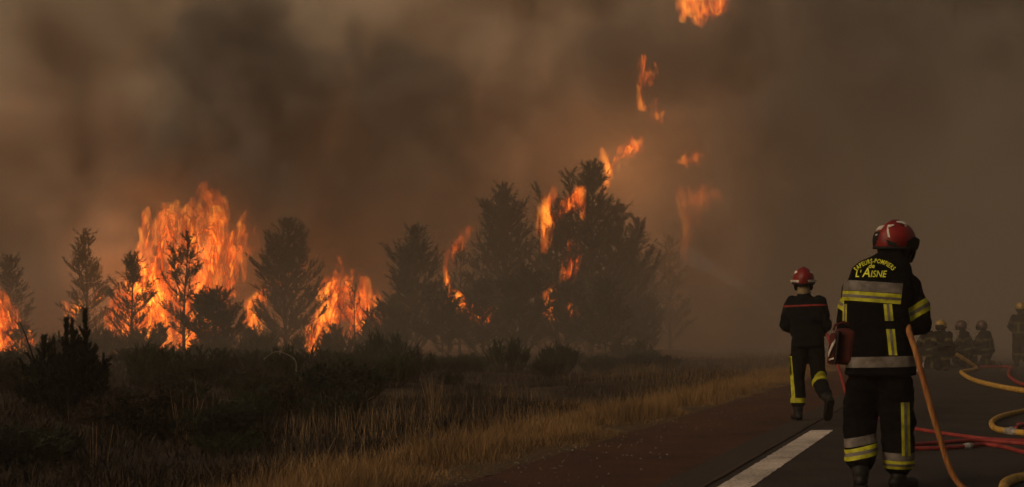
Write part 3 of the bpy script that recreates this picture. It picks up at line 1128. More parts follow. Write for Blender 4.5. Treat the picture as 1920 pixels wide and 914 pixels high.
def person(loc, rz, label, P, style, detail=1.0, group=None, helmet='helmet_red', helmet_yaw=0.0, head_tilt=(0, 0), flap=True):
    """P: joints in metres, x across the back, y forward, z up"""
    root = tag(empty('person', loc, rz), label, 'person', group)
    J = {k: V3(v) for k, v in P.items() if isinstance(v, tuple)}
    vox = .013 / detail
    cloth = M['navy'] if style == 'coverall' else M['black_cloth']
    # --- body: one continuous figure under the clothes
    bm = bmesh.new()
    hd = J['head']
    fw = Matrix.Rotation(helmet_yaw, 3, 'Z') @ V3((0, 1, 0))
    sd_ = Matrix.Rotation(helmet_yaw, 3, 'Z') @ V3((1, 0, 0))
    blob(bm, hd + V3((0, 0, .01)), .076, .094, .112)
    blob(bm, hd + fw * .045 - V3((0, 0, .065)), .052, .05, .045)
    blob(bm, hd + fw * .100 - V3((0, 0, .010)), .013, .016, .026, 8)           # nose
    blob(bm, hd + fw * .088 - V3((0, 0, .058)), .026, .014, .011, 8)           # lips
    for s in (-1, 1):
        blob(bm, hd + sd_ * s * .077 - V3((0, 0, .012)), .012, .022, .032, 8)  # ears
    limb(bm, [J['neck'] - V3((0, 0, .10)), J['neck'], hd - V3((0, 0, .06))], [.085, .062, .055])
    loft(bm, [(J['pelvis'] - V3((0, 0, .08)), .15, .10), (J['pelvis'] + V3((0, 0, .05)), .155, .105), (J['pelvis'].lerp(J['chest'], .5), .135, .095), (J['chest'], .165, .11), (J['chest'].lerp(J['neck'], .6), .15, .08), (J['neck'] - V3((0, 0, .03)), .06, .05)])
    for s in 'lr':
        limb(bm, [J['sh_' + s], J['el_' + s], J['wr_' + s]], [.056, .043, .030])
        limb(bm, [J['hip_' + s], J['kn_' + s], J['an_' + s]], [.085, .056, .042])
        dn = (J['an_' + s] - J['kn_' + s]).normalized()
        limb(bm, [J['an_' + s] + dn * .035, (J['an_' + s] + dn * .055).lerp(J['toe_' + s], .85)], [.030, .026])
    link('body', fused(bm, .014, 2), M['skin'], root)
    # --- jacket or coverall top
    long = style != 'coverall'
    hem = .80 if long else .97
    pel, ch, nk = J['pelvis'], J['chest'], J['neck']
    up = (ch - pel).normalized()
    bm = bmesh.new()
    hz = P.get('hem_drop', .14 if long else -.02)
    hc = pel - up * hz
    g = P.get('girth', 1.0)
    if long:
        loft(bm, power=P.get('power', 2.4), rings=[(hc, .232 * g, .165), (hc + up * .10, .225 * g, .165), (pel.lerp(ch, .35), .205 * g, .155), (pel.lerp(ch, .72), .215 * g, .16), (ch, .225 * g, .16), *P.get('upper', [(ch.lerp(nk, .45), .205 * g, .135), (ch.lerp(nk, .78), .145, .105), (nk, .082, .085), (nk + V3((0, 0, .05)), .078, .082)])])
    else:
        loft(bm, [(hc, .195 * g, .14), (hc + up * .07, .20 * g, .15), (pel.lerp(ch, .35), .192 * g, .145), (pel.lerp(ch, .72), .205 * g, .15), (ch, .212 * g, .15), (ch.lerp(nk, .45), .192 * g, .125), (ch.lerp(nk, .78), .135, .10), (nk, .072, .078), (nk + V3((0, 0, .035)), .070, .075)])
    for s in 'lr':
        limb(bm, [J['sh_' + s], J['el_' + s], J['wr_' + s]], [.092, .078, .060] if long else [.084, .072, .052])
    jk = fused(bm, vox, 3, .018, 8, seed=len(label), calm=P.get('calm'))
    jacket = link('jacket', jk, cloth, root)
    # --- trousers
    bm = bmesh.new()
    loft(bm, [(pel - up * .10, .185, .15), (pel, .19, .15), (pel + up * .10, .18, .14)])
    for s in 'lr':
        a, k, f = J['hip_' + s], J['kn_' + s], J['an_' + s]
        limb(bm, [a, k, k.lerp(f, .70)], [.124, .113, .103] if long else [.110, .090, .085])
    tr = fused(bm, vox, 3, .020, 8.5, seed=len(label) + 5)
    trousers = link('trousers', tr, cloth, root)
    # --- boots
    for s in 'lr':
        k, a, t = J['kn_' + s], J['an_' + s], J['toe_' + s]
        bm = bmesh.new()
        limb(bm, [k.lerp(a, .55), a], [.072, .056])
        dn = (a - k).normalized()
        sole = a + dn * .055
        limb(bm, [sole - (t - a).normalized() * .045, sole.lerp(t, .5), t], [.046, .050, .044])
        boot = link('boot', fused(bm, .012, 2), M['leather'], root)
        bm = bmesh.new()
        fd = (t - sole)
        fd2 = fd.normalized()
        sdv = fd2.cross(dn).normalized()
        pts = []
        for q, wv in ((-.07, .032), (-.03, .044), (.05, .040), (fd.length - .02, .052), (fd.length + .03, .040), (fd.length + .048, .02)):
            pts.append((sole + fd2 * q, wv))
        loop = [p + sdv * w for p, w in pts] + [p - sdv * w for p, w in reversed(pts)]
        dv = dn * .046
        top_ = [bm.verts.new(p + dv * .55) for p in loop]
        bot = [bm.verts.new(p + dv * 1.18) for p in loop]
        bm.faces.new(top_)
        bm.faces.new(bot[::-1])
        for i in range(len(loop)):
            bm.faces.new((top_[i - 1], bot[i - 1], bot[i], top_[i]))
        bmesh.ops.recalc_face_normals(bm, faces=bm.faces[:])
        from_bm('sole', bm, M['rubber'], boot, smooth=False)
    # --- gloves
    for s in 'lr':
        e, w = J['el_' + s], J['wr_' + s]
        bm = bmesh.new()
        glove(bm, w + (w - e).normalized() * .02, w - e, V3(P.get('palm_' + s, (0, 0, -1))), 1.12, 1.0, 1 if s == 'l' else -1)
        link('glove', fused(bm, .007, 1), M['leather'], root)
    # --- eyes
    for s in (-1, 1):
        bm = bmesh.new()
        blob(bm, hd + fw * .084 + sd_ * s * .033 + V3((0, 0, .012)), .013, .013, .013, 8)
        from_bm('eye', bm, M['eye'], root)
    # --- helmet
    hel = make_helmet(root, hd, helmet_yaw, head_tilt, helmet, flap)
    return root, J, jk, tr, jacket, trousers, hel


def make_helmet(root, hd, yaw, tilt, kind, flap=True):
    h = empty('helmet', hd + V3((0, 0, .035)))
    h.rotation_euler = (tilt[0], tilt[1], yaw)
    h.parent = root
    bm = bmesh.new()
    U, W = 40, 22
    grid = []
    for j in range(W + 1):
        th = (j / W) * R(112)
        row = []
        for i in range(U):
            a = 2 * math.pi * i / U
            x, y, z = math.sin(th) * math.sin(a), math.sin(th) * math.cos(a), math.cos(th)
            crest = math.exp(-(x / .16) ** 2) * (.075 * max(0, z) ** .5)
            swell = 1 + .05 * max(0, -y) * (1 - abs(z)) + crest
            side = 1 - .03 * math.exp(-((abs(x) - .55) / .12) ** 2)
            zz = z * .137 * swell
            if z < 0: zz = -.055 * abs(z) / .37 - (.022 * max(0, -y) if y < 0 else -.03 * max(0, y))
            row.append(bm.verts.new((x * .122 * swell * side, y * .150 * swell, zz)))
        grid.append(row)
    for a, b in zip(grid, grid[1:]):
        for i in range(U):
            try: bm.faces.new((a[i], a[(i + 1) % U], b[(i + 1) % U], b[i]))
            except ValueError: pass
    bmesh.ops.remove_doubles(bm, verts=bm.verts[:], dist=1e-5)
    inner = [v for v in bm.verts]
    shell_me = bpy.data.meshes.new('shell')
    bmesh.ops.recalc_face_normals(bm, faces=bm.faces[:])
    bm.to_mesh(shell_me)
    bm.free()
    link('shell', shell_me, M[kind], h)
    # rim, neck flap and visor
    bm = bmesh.new()
    pts = [V3((math.sin(a) * .128, math.cos(a) * .158, -.052 - (.02 if math.cos(a) < 0 else -.02) * abs(math.cos(a)))) for a in (2 * math.pi * k / 28 for k in range(29))]
    tube(bm, pts, [.011] * 29, 6, False)
    from_bm('rim', bm, M['rubber'], h)
    bm = bmesh.new()
    rows = []
    for zz, rr in ((-.05, 1.0), (-.08, .93), (-.11, .86), (-.14, .84)) if flap else ((-.05, .98), (-.07, .93), (-.085, .88)):
        rows.append([bm.verts.new((math.sin(a) * .118 * rr, math.cos(a) * .135 * rr, zz)) for a in (R(75 + 210 * k / 20) for k in range(21))])
    for a, b in zip(rows, rows[1:]):
        for k in range(20):
            bm.faces.new((a[k], a[k + 1], b[k + 1], b[k]))
    fl = from_bm('neck_flap', bm, M['leather'], h)
    bm = bmesh.new()
    rows = []
    for zz, rr in ((.005, 1.06), (-.05, 1.09), (-.10, 1.04), (-.135, .94)):
        rows.append([bm.verts.new((math.sin(a) * .122 * rr, math.cos(a) * .150 * rr, zz)) for a in (R(-62 + 124 * k / 14) for k in range(15))])
    for a, b in zip(rows, rows[1:]):
        for k in range(14):
            bm.faces.new((a[k], a[k + 1], b[k + 1], b[k]))
    from_bm('visor', bm, M['visor'], h)
    return h


def tape(src, bone, t0, t1, root, keep, tilt=V3((0, 0, 0)), cuts=()):
    """yellow-grey-yellow reflective tape round a limb or the trunk"""
    w = (t1 - t0)
    st = band('reflective_stripe', src, M['yellow_tape'], root, around(bone, t0, t1, tilt) + list(cuts), keep, .004)
    if st is not None:
        band('stripe_centre', src, M['grey_tape'], st, around(bone, t0 + w * .36, t1 - w * .36, tilt) + list(cuts), keep, .0065)
    return st


# ---- the near firefighter with the hose (built square to the line of sight from the road edge)
LA = at(1650, 920, 7.8)
LA.z = 0
PA = dict(pelvis=(.0, .0, .96), chest=(-.005, .02, 1.32), neck=(.065, .07, 1.585), head=(.105, .13, 1.685),
          sh_l=(-.165, .02, 1.37), sh_r=(.185, .04, 1.39), el_l=(-.215, .05, 1.10), el_r=(.262, .02, 1.155), wr_l=(-.06, .33, 1.05), wr_r=(.13, .32, 1.10),
          hip_l=(-.075, .0, .90), hip_r=(.085, .0, .90), kn_l=(-.135, .10, .47), kn_r=(.115, .03, .46), an_l=(-.125, -.16, .12), an_r=(.12, .02, .10), toe_l=(-.13, -.02, .055), toe_r=(.215, .13, .045),
          hem_drop=.16, girth=1.0, power=3.4, calm=1.43, upper=[((.0, .03, 1.44), .215, .155), ((.010, .05, 1.535), .195, .140), ((.025, .06, 1.578), .158, .12), ((.055, .075, 1.612), .110, .10), ((.078, .085, 1.640), .084, .088), ((.082, .09, 1.665), .078, .082)], palm_l=(.3, -.2, -1), palm_r=(-.3, -.3, -1))
rootA, JA, jkA, trA, _, _, helA = person(LA, -math.atan2(LA.x, LA.y), 'firefighter in black jacket with yellow lettering, orange hose under the arm', PA, 'turnout', 1.25,
                                         helmet_yaw=R(-38), head_tilt=(R(-6), R(4)))
bvA, btA = bvh_of(jkA), bvh_of(trA)
trunk = (JA['pelvis'], JA['chest'])
armsA = [(JA['sh_l'], JA['el_l']), (JA['el_l'], JA['wr_l']), (JA['sh_r'], JA['el_r']), (JA['el_r'], JA['wr_r'])]


def torso_only(p):
    return all(seg_dist(p, a, b)[0] > (.118 if i % 2 == 0 else .10) for i, (a, b) in enumerate(armsA))


tl = V3((.085, 0, 0))
behind = lambda p: p.y < .12
XA = lambda px: (px - 1650) / 287.0
ZA = lambda py: (920 - py) / 273.5
BACK = [(V3((XA(1580), 0, 1.35)), V3((1, 0, -.10)).normalized()), (V3((XA(1690), 0, 1.35)), V3((-1, 0, .12)).normalized())]
VUP = (V3((0, 0, 0)), V3((0, 0, 1)))
band('grey_panel', jkA, M['grey_tape'], rootA, around(VUP, 1.355, 1.425, tl) + BACK, behind, .004)
tape(jkA, VUP, 1.285, 1.352, rootA, behind, tl, BACK)
band('hem_stripe', jkA, M['grey_tape'], rootA, around(VUP, .850, .922, V3((-.03, 0, 0))), torso_only, .004)
tape(jkA, (JA['sh_r'], JA['el_r']), .52, .86, rootA, lambda p: seg_dist(p, *armsA[2])[0] < .15, V3((.32, 0, .0)), [(V3((XA(1701), 0, 1.25)), V3((1, 0, .15)).normalized())])
tape(jkA, (JA['sh_l'], JA['el_l']), .28, .56, rootA, lambda p: seg_dist(p, *armsA[0])[0] < .15, V3((-.25, 0, 0)), [(V3((XA(1583), 0, 1.3)), V3((-1, 0, 0)))])


def vstripe(x0, z0, x1, z1, w, tree, root, name='reflective_stripe'):
    """a strip of tape from (x0, z0) down to (x1, z1)"""
    def poly(a, b):
        return [(x0 + a, z0), (x0 + b, z0), (x1 + b, z1), (x1 + a, z1)]
    s = decal(name, [poly(-w / 2, w / 2)], tree, M['yellow_tape'], root, .005)
    decal('stripe_centre', [poly(-w * .15, w * .15)], tree, M['grey_tape'], s, .0075)


vstripe(XA(1664), ZA(571), XA(1667), ZA(602), .054, bvA, rootA)
vstripe(XA(1669), ZA(617), XA(1674), ZA(665), .054, bvA, rootA)
vstripe(XA(1585), ZA(570), XA(1584), ZA(606), .030, bvA, rootA)
vstripe(XA(1696), ZA(752), XA(1698), ZA(852), .054, btA, rootA)
# knee tapes
legs = [(JA['hip_l'], JA['kn_l']), (JA['kn_l'], JA['an_l']), (JA['hip_r'], JA['kn_r']), (JA['kn_r'], JA['an_r'])]
left_leg = lambda p: p.x < -.01
right_leg = lambda p: p.x > .01
band('grey_panel', trA, M['grey_tape'], rootA, around(VUP, .340, .400, V3((-.22, 0, 0))), left_leg, .004)
tape(trA, VUP, .262, .335, rootA, left_leg, V3((-.25, 0, 0)))
band('grey_panel', trA, M['grey_tape'], rootA, around(VUP, .212, .268), right_leg, .003)
tape(trA, VUP, .158, .214, rootA, right_leg)


def arc_text(body, cx, cz, radius, a0, a1, size, tree, root, shear=.0, squeeze=1.0):
    """letters set one by one along an arc and printed on the back"""
    bm = bmesh.new()
    widths, mes = [], []
    for chx in body:
        me, lo, hi = text_bm(chx, size, shear)
        mes.append((me, (lo + hi) / 2))
        widths.append(hi - lo + size * .09)
    total = sum(widths)
    acc = 0
    for (me, mid), w in zip(mes, widths):
        a = a0 + (a1 - a0) * (acc + w / 2) / total
        acc += w
        m = Matrix.Translation((cx + radius * math.sin(a), 0, cz + radius * math.cos(a))) @ Matrix.Rotation(a, 4, 'Y') @ Matrix.Diagonal((squeeze, 1, 1, 1)) @ Matrix.Rotation(R(90), 4, 'X') @ Matrix.Translation((-mid, 0, 0))
        me.transform(m)
        bm.from_mesh(me)
    grid_cut(bm, .012)
    press(bm, tree, .006)
    from_bm('lettering', bm, M['lettering'], root, smooth=False)


def line_text(runs, cx, cz, tree, root, shear, tilt=0.0, squeeze=1.0):
    bm = bmesh.new()
    x = 0
    items = []
    for body, size in runs:
        me, lo, hi = text_bm(body, size, shear)
        items.append((me, x - lo))
        x += (hi - lo) + size * .05
    for me, dx in items:
        me.transform(Matrix.Translation((cx, 0, cz)) @ Matrix.Rotation(tilt, 4, 'Y') @ Matrix.Diagonal((squeeze, 1, 1, 1)) @ Matrix.Translation((-x / 2, 0, 0)) @ Matrix.Rotation(R(90), 4, 'X') @ Matrix.Translation((dx, 0, 0)))
        bm.from_mesh(me)
    grid_cut(bm, .012)
    press(bm, tree, .006)
    from_bm('lettering', bm, M['lettering'], root, smooth=False)


arc_text('SAPEURS-POMPIERS', XA(1640), ZA(495) - .148, .148, R(-51), R(51), .044, bvA, rootA, .12, .66)
line_text([('de', .042)], XA(1635), ZA(504), bvA, rootA, .2)
line_text([("L'", .066), ('A', .092), ('ISNE', .064)], XA(1634), ZA(521), bvA, rootA, .22, R(1.5), .80)
# helmet marks: white reflective flashes, rear lamp box
hb = bvh_of(helA.children[0].data)


def helmet_patch(name, pts, m, h, tree, off=.0025):
    """a patch on the helmet given as (azimuth from the back in degrees, height angle) corners"""
    bm = bmesh.new()
    quads = []
    n = 6
    for i in range(len(pts) - 1):
        (a0, l0, u0), (a1, l1, u1) = pts[i], pts[i + 1]
        for k in range(n):
            t0, t1 = k / n, (k + 1) / n
            lo0, lo1, hi0, hi1 = l0 + (l1 - l0) * t0, l0 + (l1 - l0) * t1, u0 + (u1 - u0) * t0, u0 + (u1 - u0) * t1
            for r_ in range(n):
                p, q = r_ / n, (r_ + 1) / n
                quads.append([(a0 + (a1 - a0) * t0, lo0 + (hi0 - lo0) * p), (a0 + (a1 - a0) * t1, lo1 + (hi1 - lo1) * p), (a0 + (a1 - a0) * t1, lo1 + (hi1 - lo1) * q), (a0 + (a1 - a0) * t0, lo0 + (hi0 - lo0) * q)])
    for q in quads:
        vs = []
        for az, el in q:
            d = V3((math.sin(R(az)) * math.cos(R(el)), -math.cos(R(az)) * math.cos(R(el)), math.sin(R(el))))
            hit, nn, _, _ = tree.ray_cast(d * .6, -d)
            hit = hit if hit is not None else d * .15
            vs.append(bm.verts.new(hit + d * off))
        bm.faces.new(vs)
    bmesh.ops.remove_doubles(bm, verts=bm.verts[:], dist=1e-5)
    return from_bm(name, bm, m, h)


helmet_patch('white_flash', [(-62, 22, 32), (-12, 22, 36), (10, 28, 38), (26, 36, 40)], M['white_decal'], helA, hb)
helmet_patch('white_flash', [(22, 0, 3), (14, 4, 24), (4, 18, 32)], M['white_decal'], helA, hb, .0032)
helmet_patch('white_flash', [(30, 50, 56), (55, 46, 60), (85, 40, 50), (110, 34, 40)], M['white_decal'], helA, hb)
helmet_patch('rear_guard', [(-50, -20, -2), (-38, -22, 16), (-2, -22, 16), (8, -22, -4), (40, -20, -12)], M['rubber'], helA, hb, .006)
helmet_patch('side_guard', [(66, -18, -4), (85, -20, 10), (120, -18, 8), (140, -16, -8)], M['rubber'], helA, hb, .006)
helmet_patch('maker_plate', [(-24, 5, 9), (-15, 5, 9)], M['white_decal'], helA, hb, .009)
# beige hood showing at the neck
bm = bmesh.new()
limb(bm, [JA['head'] + V3((.02, .03, -.05)), JA['neck'] + V3((.0, .005, .03))], [.080, .083])
link('hood', fused(bm, .012, 2, .004, 20), M['black_cloth'], rootA)
bm = bmesh.new()
blob(bm, JA['head'] + V3((.066, .035, -.085)), .022, .03, .048, 10)
link('hood_edge', fused(bm, .008, 1), M['hood'], rootA)

# red bag on the hip, hung from the belt
bag = empty('shoulder_bag', LA + Matrix.Rotation(-math.atan2(LA.x, LA.y), 3, 'Z') @ V3((XA(1579), -.10, ZA(684))), -math.atan2(LA.x, LA.y))
tag(bag, 'dark red bag with pale flash hanging at the hip of the firefighter with the hose', 'bag')


def rounded_box(name, c, s, r, m, parent, rot=None, segs=3):
    bm = bmesh.new()
    bmesh.ops.create_cube(bm, size=1, matrix=Matrix.Translation(c) @ (rot or Matrix.Identity(4)) @ Matrix.Diagonal((*s, 1)))
    bmesh.ops.bevel(bm, geom=bm.edges[:], offset=r, segments=segs, affect='EDGES', profile=.6)
    return from_bm(name, bm, m, parent)


rt = Matrix.Rotation(R(6), 4, 'Y')
rounded_box('pouch', V3((.015, .04, .125)), (.150, .17, .25), .060, M['bag'], bag, rt, 6)
rounded_box('side_pocket', V3((-.060, .00, .110)), (.055, .16, .215), .025, M['bag'], bag, rt, 5)
rounded_box('edge_trim', V3((-.030, -.01, .118)), (.018, .175, .232), .008, M['rubber'], bag, rt)
for pts in ([(-.088, .05), (-.070, .095), (-.040, .155), (-.038, .180), (-.062, .150), (-.088, .085)], [(-.084, .030), (-.050, .042), (-.052, .052), (-.084, .042)]):
    bm = bmesh.new()
    a = [bm.verts.new((x, -.090 - .004 * (i % 2), z)) for i, (x, z) in enumerate(pts)]
    f_ = bm.faces.new(a)
    e_ = bmesh.ops.extrude_face_region(bm, geom=[f_])
    bmesh.ops.translate(bm, vec=(0, .012, 0), verts=[q for q in e_['geom'] if isinstance(q, bmesh.types.BMVert)])
    from_bm('white_flash', bm, M['white_decal'], bag, smooth=False)
bm = bmesh.new()
tube(bm, [V3((-.055, 0, .235)), V3((-.045, .0, .272)), V3((.01, .01, .292)), V3((.06, .03, .27)), V3((.08, .05, .23))], [.010] * 5, 6)
from_bm('strap', bm, M['bag'], bag)

# ---- the second firefighter in navy coverall, walking away
LB = at(1515, 790, 13.57)
LB.z = 0
PB = dict(pelvis=(.0, .0, .99), chest=(-.025, .01, 1.30), neck=(-.045, .02, 1.505), head=(-.052, .045, 1.665),
          sh_l=(-.185, .01, 1.415), sh_r=(.125, .01, 1.415), el_l=(-.265, .0, 1.15), el_r=(.205, .0, 1.14), wr_l=(-.13, .25, 1.05), wr_r=(.09, .26, 1.08),
          hip_l=(-.095, .0, .92), hip_r=(.085, .0, .92), kn_l=(-.12, .04, .50), kn_r=(.125, .09, .49), an_l=(-.115, .02, .095), an_r=(.225, -.22, .28), toe_l=(-.165, .16, .045), toe_r=(.215, -.13, .085),
          girth=1.0, palm_l=(.3, -.2, -1), palm_r=(-.3, -.2, -1))
rootB, JB, jkB, trB, _, _, helB = person(LB, -math.atan2(LB.x, LB.y), 'firefighter in navy coverall with thin red back stripe, walking away on the road shoulder', PB, 'coverall', 1.0, flap=False)
band('red_piping', jkB, M['red_piping'], rootB, around(VUP, 1.368, 1.388, V3((-.03, 0, 0))), None, .004)
bvB = bvh_of(trB)
lB, rB = (lambda p: p.x < .0), (lambda p: p.x > .0)
XB = lambda px: (px - 1515) / 162.5
ZB = lambda py: (790 - py) / 157.2
decal('reflective_stripe', [[(XB(1479), ZB(668)), (XB(1485), ZB(668)), (XB(1492), ZB(752)), (XB(1485), ZB(752))]], bvB, M['yellow_tape'], rootB, .006)
band('reflective_stripe', trB, M['yellow_tape'], rootB, around((JB['kn_l'], JB['an_l']), .56, .70), lB, .005)
band('reflective_stripe', trB, M['yellow_tape'], rootB, around((JB['kn_r'], JB['an_r']), .10, .26), rB, .005)
hbB = bvh_of(helB.children[0].data)
helmet_patch('white_band', [(-100, -14, -4), (-50, -17, -6), (-7, -18, -8)], M['white_decal'], helB, hbB, .004)
helmet_patch('white_band', [(7, -18, -8), (50, -17, -6), (100, -14, -4)], M['white_decal'], helB, hbB, .004)
for s in (-1, 1):
    helmet_patch('white_flash', [(s * 34, 26, 34), (s * 46, 22, 40), (s * 52, 28, 34)], M['white_decal'], helB, hbB, .003)
bm = bmesh.new()
limb(bm, [JB['head'] + V3((0, -.005, -.07)), JB['neck'] + V3((0, -.005, .035))], [.072, .080])
link('hood', fused(bm, .010, 2, .004, 24), M['hood'], rootB)


# ---- the crew in the smoke further down the road
def crouch(dx=0.0, lean=.10, turn=0.0):
    return dict(pelvis=(0, 0, .52), chest=(dx, lean, .82), neck=(dx, lean + .06, 1.00), head=(dx, lean + .11, 1.14),
                sh_l=(dx - .17, lean + .02, .93), sh_r=(dx + .17, lean + .02, .93), el_l=(dx - .23, lean + .14, .68), el_r=(dx + .23, lean + .12, .68), wr_l=(dx - .07, lean + .36, .62), wr_r=(dx + .08, lean + .34, .60),
                hip_l=(-.09, 0, .46), hip_r=(.09, 0, .46), kn_l=(-.15, .34, .48), kn_r=(.13, .20, .10), an_l=(-.14, .30, .09), an_r=(.13, -.22, .10), toe_l=(-.16, .46, .045), toe_r=(.13, -.20, .045),
                hem_drop=.08, palm_l=(.3, -.2, -1), palm_r=(-.3, -.2, -1))


def stand():
    return dict(pelvis=(0, 0, .98), chest=(0, .0, 1.29), neck=(0, .02, 1.50), head=(0, .04, 1.66),
                sh_l=(-.18, .01, 1.40), sh_r=(.18, .01, 1.40), el_l=(-.29, -.04, 1.15), el_r=(.28, .0, 1.14), wr_l=(-.22, .20, 1.10), wr_r=(.16, .24, 1.08),
                hip_l=(-.09, 0, .91), hip_r=(.09, 0, .91), kn_l=(-.11, .03, .50), kn_r=(.12, .03, .50), an_l=(-.11, .0, .095), an_r=(.13, .0, .095), toe_l=(-.16, .14, .045), toe_r=(.18, .14, .045),
                hem_drop=.14, palm_l=(.3, -.2, -1), palm_r=(-.3, -.2, -1))


CREW = [(1748, 693, crouch(.02, .12), R(60), 'helmet_dark', 'crouching firefighter half hidden behind the firefighter with the hose'),
        (1776, 695, crouch(0, .18), R(150), 'helmet_yellow', 'crouching firefighter in yellow helmet holding the yellow hose in the smoke'),
        (1817, 690, crouch(0, .10), R(75), 'helmet_dark', 'crouching firefighter just behind the one in yellow helmet'),
        (1851, 690, crouch(-.02, .04), R(60), 'helmet_dark', 'last crouching firefighter of the crew, beside the red hose'),
        (1914, 688, stand(), R(10), 'helmet_yellow', 'standing firefighter in yellow helmet watching over the crouching crew')]
for (px, py, pose, turn, hk, label) in CREW:
    L = on_ground(px, py)
    root, J, jk, tr, _, _, hel = person(L, turn - math.atan2(L.x, L.y), label, pose, 'turnout', .75, 'hose crew in the smoke', hk)
    arms = [(J['sh_l'], J['el_l']), (J['el_l'], J['wr_l']), (J['sh_r'], J['el_r']), (J['el_r'], J['wr_r'])]
    keep = lambda p: all(seg_dist(p, a, b)[0] > .115 for a, b in arms)
    tk = (J['pelvis'], J['chest'])
    for a, b in ((-.10, .06), (.78, .92)):
        band('reflective_stripe', jk, M['dimmed_tape'], root, around(tk, a, b), keep, .006)
    for i, s in ((0, -1), (2, 1)):
        band('reflective_stripe', jk, M['dimmed_tape'], root, around(arms[i], .5, .75), lambda p: seg_dist(p, *arms[i])[0] < .125 and p.x * s > .12, .006)
    tb_ = bvh_of(jk)
    for x in (-.09, .09):
        decal('reflective_stripe', [[(x - .03 + J['chest'].x, J['chest'].z - .06), (x + .03 + J['chest'].x, J['chest'].z - .06), (x + .03, J['pelvis'].z + .02), (x - .03, J['pelvis'].z + .02)]], tb_, M['dimmed_tape'], root, .006)
    for s in 'lr':
        band('reflective_stripe', tr, M['dimmed_tape'], root, around((J['kn_' + s], J['an_' + s]), .30, .46), (lambda p: p.x < 0) if s == 'l' else (lambda p: p.x > 0), .006)


# ================================================================== hoses, nozzle, water
def spline(pts, n=10):
    out = []
    P_ = [pts[0]] + list(pts) + [pts[-1]]
    for i in range(1, len(P_) - 2):
        a, b, c, d = P_[i - 1:i + 3]
        for k in range(n):
            t = k / n
            out.append(.5 * ((2 * b) + (c - a) * t + (2 * a - 5 * b + 4 * c - d) * t * t + (3 * b - a - 3 * c + d) * t ** 3))
    out.append(pts[-1])
    return out


def hose(pts, r, m, label, name='fire_hose', parent=None, n=10, group='fire hoses', coupling=0.0):
    bm = bmesh.new()
    ps = spline([V3(p) for p in pts], n)
    rr = [r * (1 + .06 * noise.noise(p * 9)) for p in ps]
    tube(bm, ps, rr, 12)
    o = from_bm(name, bm, m)
    if coupling:
        i = int(coupling * (len(ps) - 1))
        d = (ps[i + 1] - ps[i]).normalized()
        bm = bmesh.new()
        c = ps[i]
        tube(bm, [c - d * .07, c - d * .06, c - d * .02, c - d * .015, c + d * .015, c + d * .02, c + d * .06, c + d * .07], [r * k for k in (1.05, 1.25, 1.25, 1.6, 1.6, 1.3, 1.3, 1.05)], 12)
        from_bm('coupling', bm, M['metal'], o)
    return tag(o, label, 'hose', group)


rotA = Matrix.Rotation(-math.atan2(LA.x, LA.y), 3, 'Z')
LW = lambda x, y, z: LA + rotA @ V3((x, y, z))
end_pt = on_ground(1835, 960, .032)
hose([LW(.0, .62, 1.06), LW(.02, .45, 1.06), LW(.10, .30, 1.12), LW(.165, .10, 1.20), LW(XA(1700), -.02, 1.17), LW(XA(1703), -.135, 1.09), LW(XA(1716), -.19, .94), LW(XA(1736), -.22, .66), LW(XA(1760), -.20, .36), LW(XA(1778), -.17, .17), LW(XA(1797), -.16, .07), LW(XA(1818), -.20, .034), end_pt, end_pt + V3((.5, -.9, 0)), end_pt + V3((1.6, -1.4, 0))],
     .0195, M['hose_orange'], 'orange hose hanging from under the arm of the firefighter in lettered jacket')
noz = tag(empty('hose_nozzle', LW(.0, .62, 1.06), -math.atan2(LA.x, LA.y)), 'metal hose nozzle held in front of the firefighter in lettered jacket', 'nozzle')
bm = bmesh.new()
tube(bm, [V3((0, -.02, 0)), V3((0, .03, 0)), V3((0, .035, 0)), V3((0, .16, 0)), V3((0, .17, 0)), V3((0, .25, 0))], [.034, .034, .026, .022, .032, .030], 12)
from_bm('barrel', bm, M['metal'], noz)
bm = bmesh.new()
tube(bm, [V3((0, .05, .02)), V3((0, .04, .07)), V3((0, .09, .085))], [.009, .008, .008], 8)
from_bm('shutoff_handle', bm, M['rubber'], noz)

GH = lambda pts, r: [on_ground(px, py, r) for px, py in pts]
hose(GH([(2500, 850), (2010, 838), (1920, 832), (1840, 826), (1770, 830), (1713, 834), (1690, 836), (1676, 840), (1690, 844), (1713, 842), (1760, 841), (1806, 838), (1846, 834), (1880, 838), (1930, 850), (2010, 856), (2500, 880)], .021), .021, M['hose_red'],
     'red hose doubled back on the road, crossing under the orange hose', coupling=.70)
hose(GH([(2450, 760), (2010, 765), (1960, 765), (1920, 771), (1880, 780), (1860, 792), (1870, 805), (1920, 812), (2000, 818), (2450, 850)], .032), .032, M['hose_yellow'], 'yellow hose bent in a loop on the road', coupling=.74)
hose(GH([(1960, 1180), (1885, 960), (1882, 930), (1884, 908), (1900, 899), (1920, 894), (1990, 884), (2400, 862)], .034), .034, M['hose_yellow'], 'yellow hose curving on the road below the loop')
hose(GH([(1905, 802), (1920, 797), (1960, 793), (2400, 770)], .02), .02, M['hose_red'], 'short length of red hose inside the yellow loop')
n0 = at(1772, 652, 30.2)
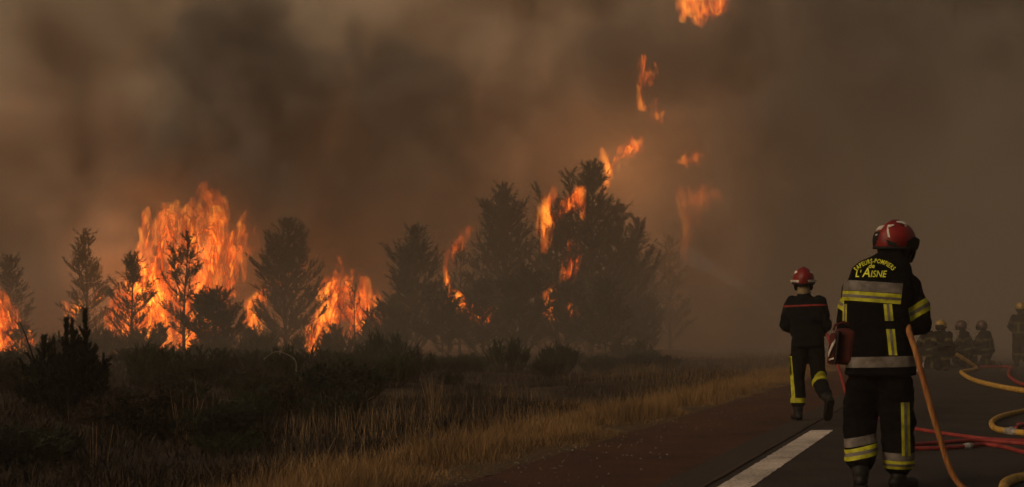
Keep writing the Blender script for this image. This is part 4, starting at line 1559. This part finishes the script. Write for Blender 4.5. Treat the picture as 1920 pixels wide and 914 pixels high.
yh = [n0, at(1790, 662, 30.0), at(1816, 679, 29.8), on_ground(1831, 691, .05)] + GH([(1812, 696), (1803, 699), (1824, 712), (1868, 724), (1920, 733), (2000, 745), (2300, 775)], .05)
hose(yh, .048, M['hose_yellow'], 'yellow hose running from the crouching crew along the road')
hose(GH([(1838, 688), (1860, 688), (1884, 688), (1897, 690), (1892, 697), (1893, 706), (1908, 717), (1930, 724), (1980, 733), (2250, 760)], .04), .038, M['hose_red'], 'red hose snaking on the road beside the crouching crew')
rotB = Matrix.Rotation(-math.atan2(LB.x, LB.y), 3, 'Z')
LWB = lambda x, y, z: LB + rotB @ V3((x, y, z))
hose([LWB(-.16, .50, 1.10), LWB(-.10, .38, 1.06), LWB(.05, .30, 1.05), LWB(.17, .12, 1.06), LWB(.215, -.03, 1.03), LWB(.26, -.10, .93), LWB(.36, -.20, .60), LWB(.50, -.5, .20)] + GH([(1640, 781), (1680, 798), (1713, 804), (1776, 814), (1856, 824), (1920, 827), (2010, 826), (2450, 815)], .021),
     .021, M['hose_red'], 'red hose from the firefighter in navy coverall trailing back along the road')
nozB = tag(empty('hose_nozzle', LWB(-.16, .50, 1.10), R(22)), 'metal hose nozzle held in front of the firefighter in navy coverall', 'nozzle')
for part in noz.children:
    c = part.copy()
    COL.objects.link(c)
    c.parent = nozB
# water jet: real thin mist, widening from the nozzle
wmat, _, _ = volume_mat('water_spray', .08, (.97, .95, .93))
a, b = LWB(-.26, .74, 1.20), at(1285, 478, 23)
bm = bmesh.new()
ps = [a.lerp(b, t / 14) + V3((0, 0, .3 * (t / 14) * (1 - t / 14))) for t in range(15)]
tube(bm, ps, [.02 + .20 * (t / 14) ** 1.3 for t in range(15)], 14)
for v in bm.verts:
    v.co += V3((noise.noise(v.co * 2.3), noise.noise(v.co * 2.3 + V3((5, 5, 5))), noise.noise(v.co * 2.3 + V3((9, 2, 1))))) * .06
bmesh.ops.recalc_face_normals(bm, faces=bm.faces[:])
tag(from_bm('water_spray', bm, wmat), kind='stuff')
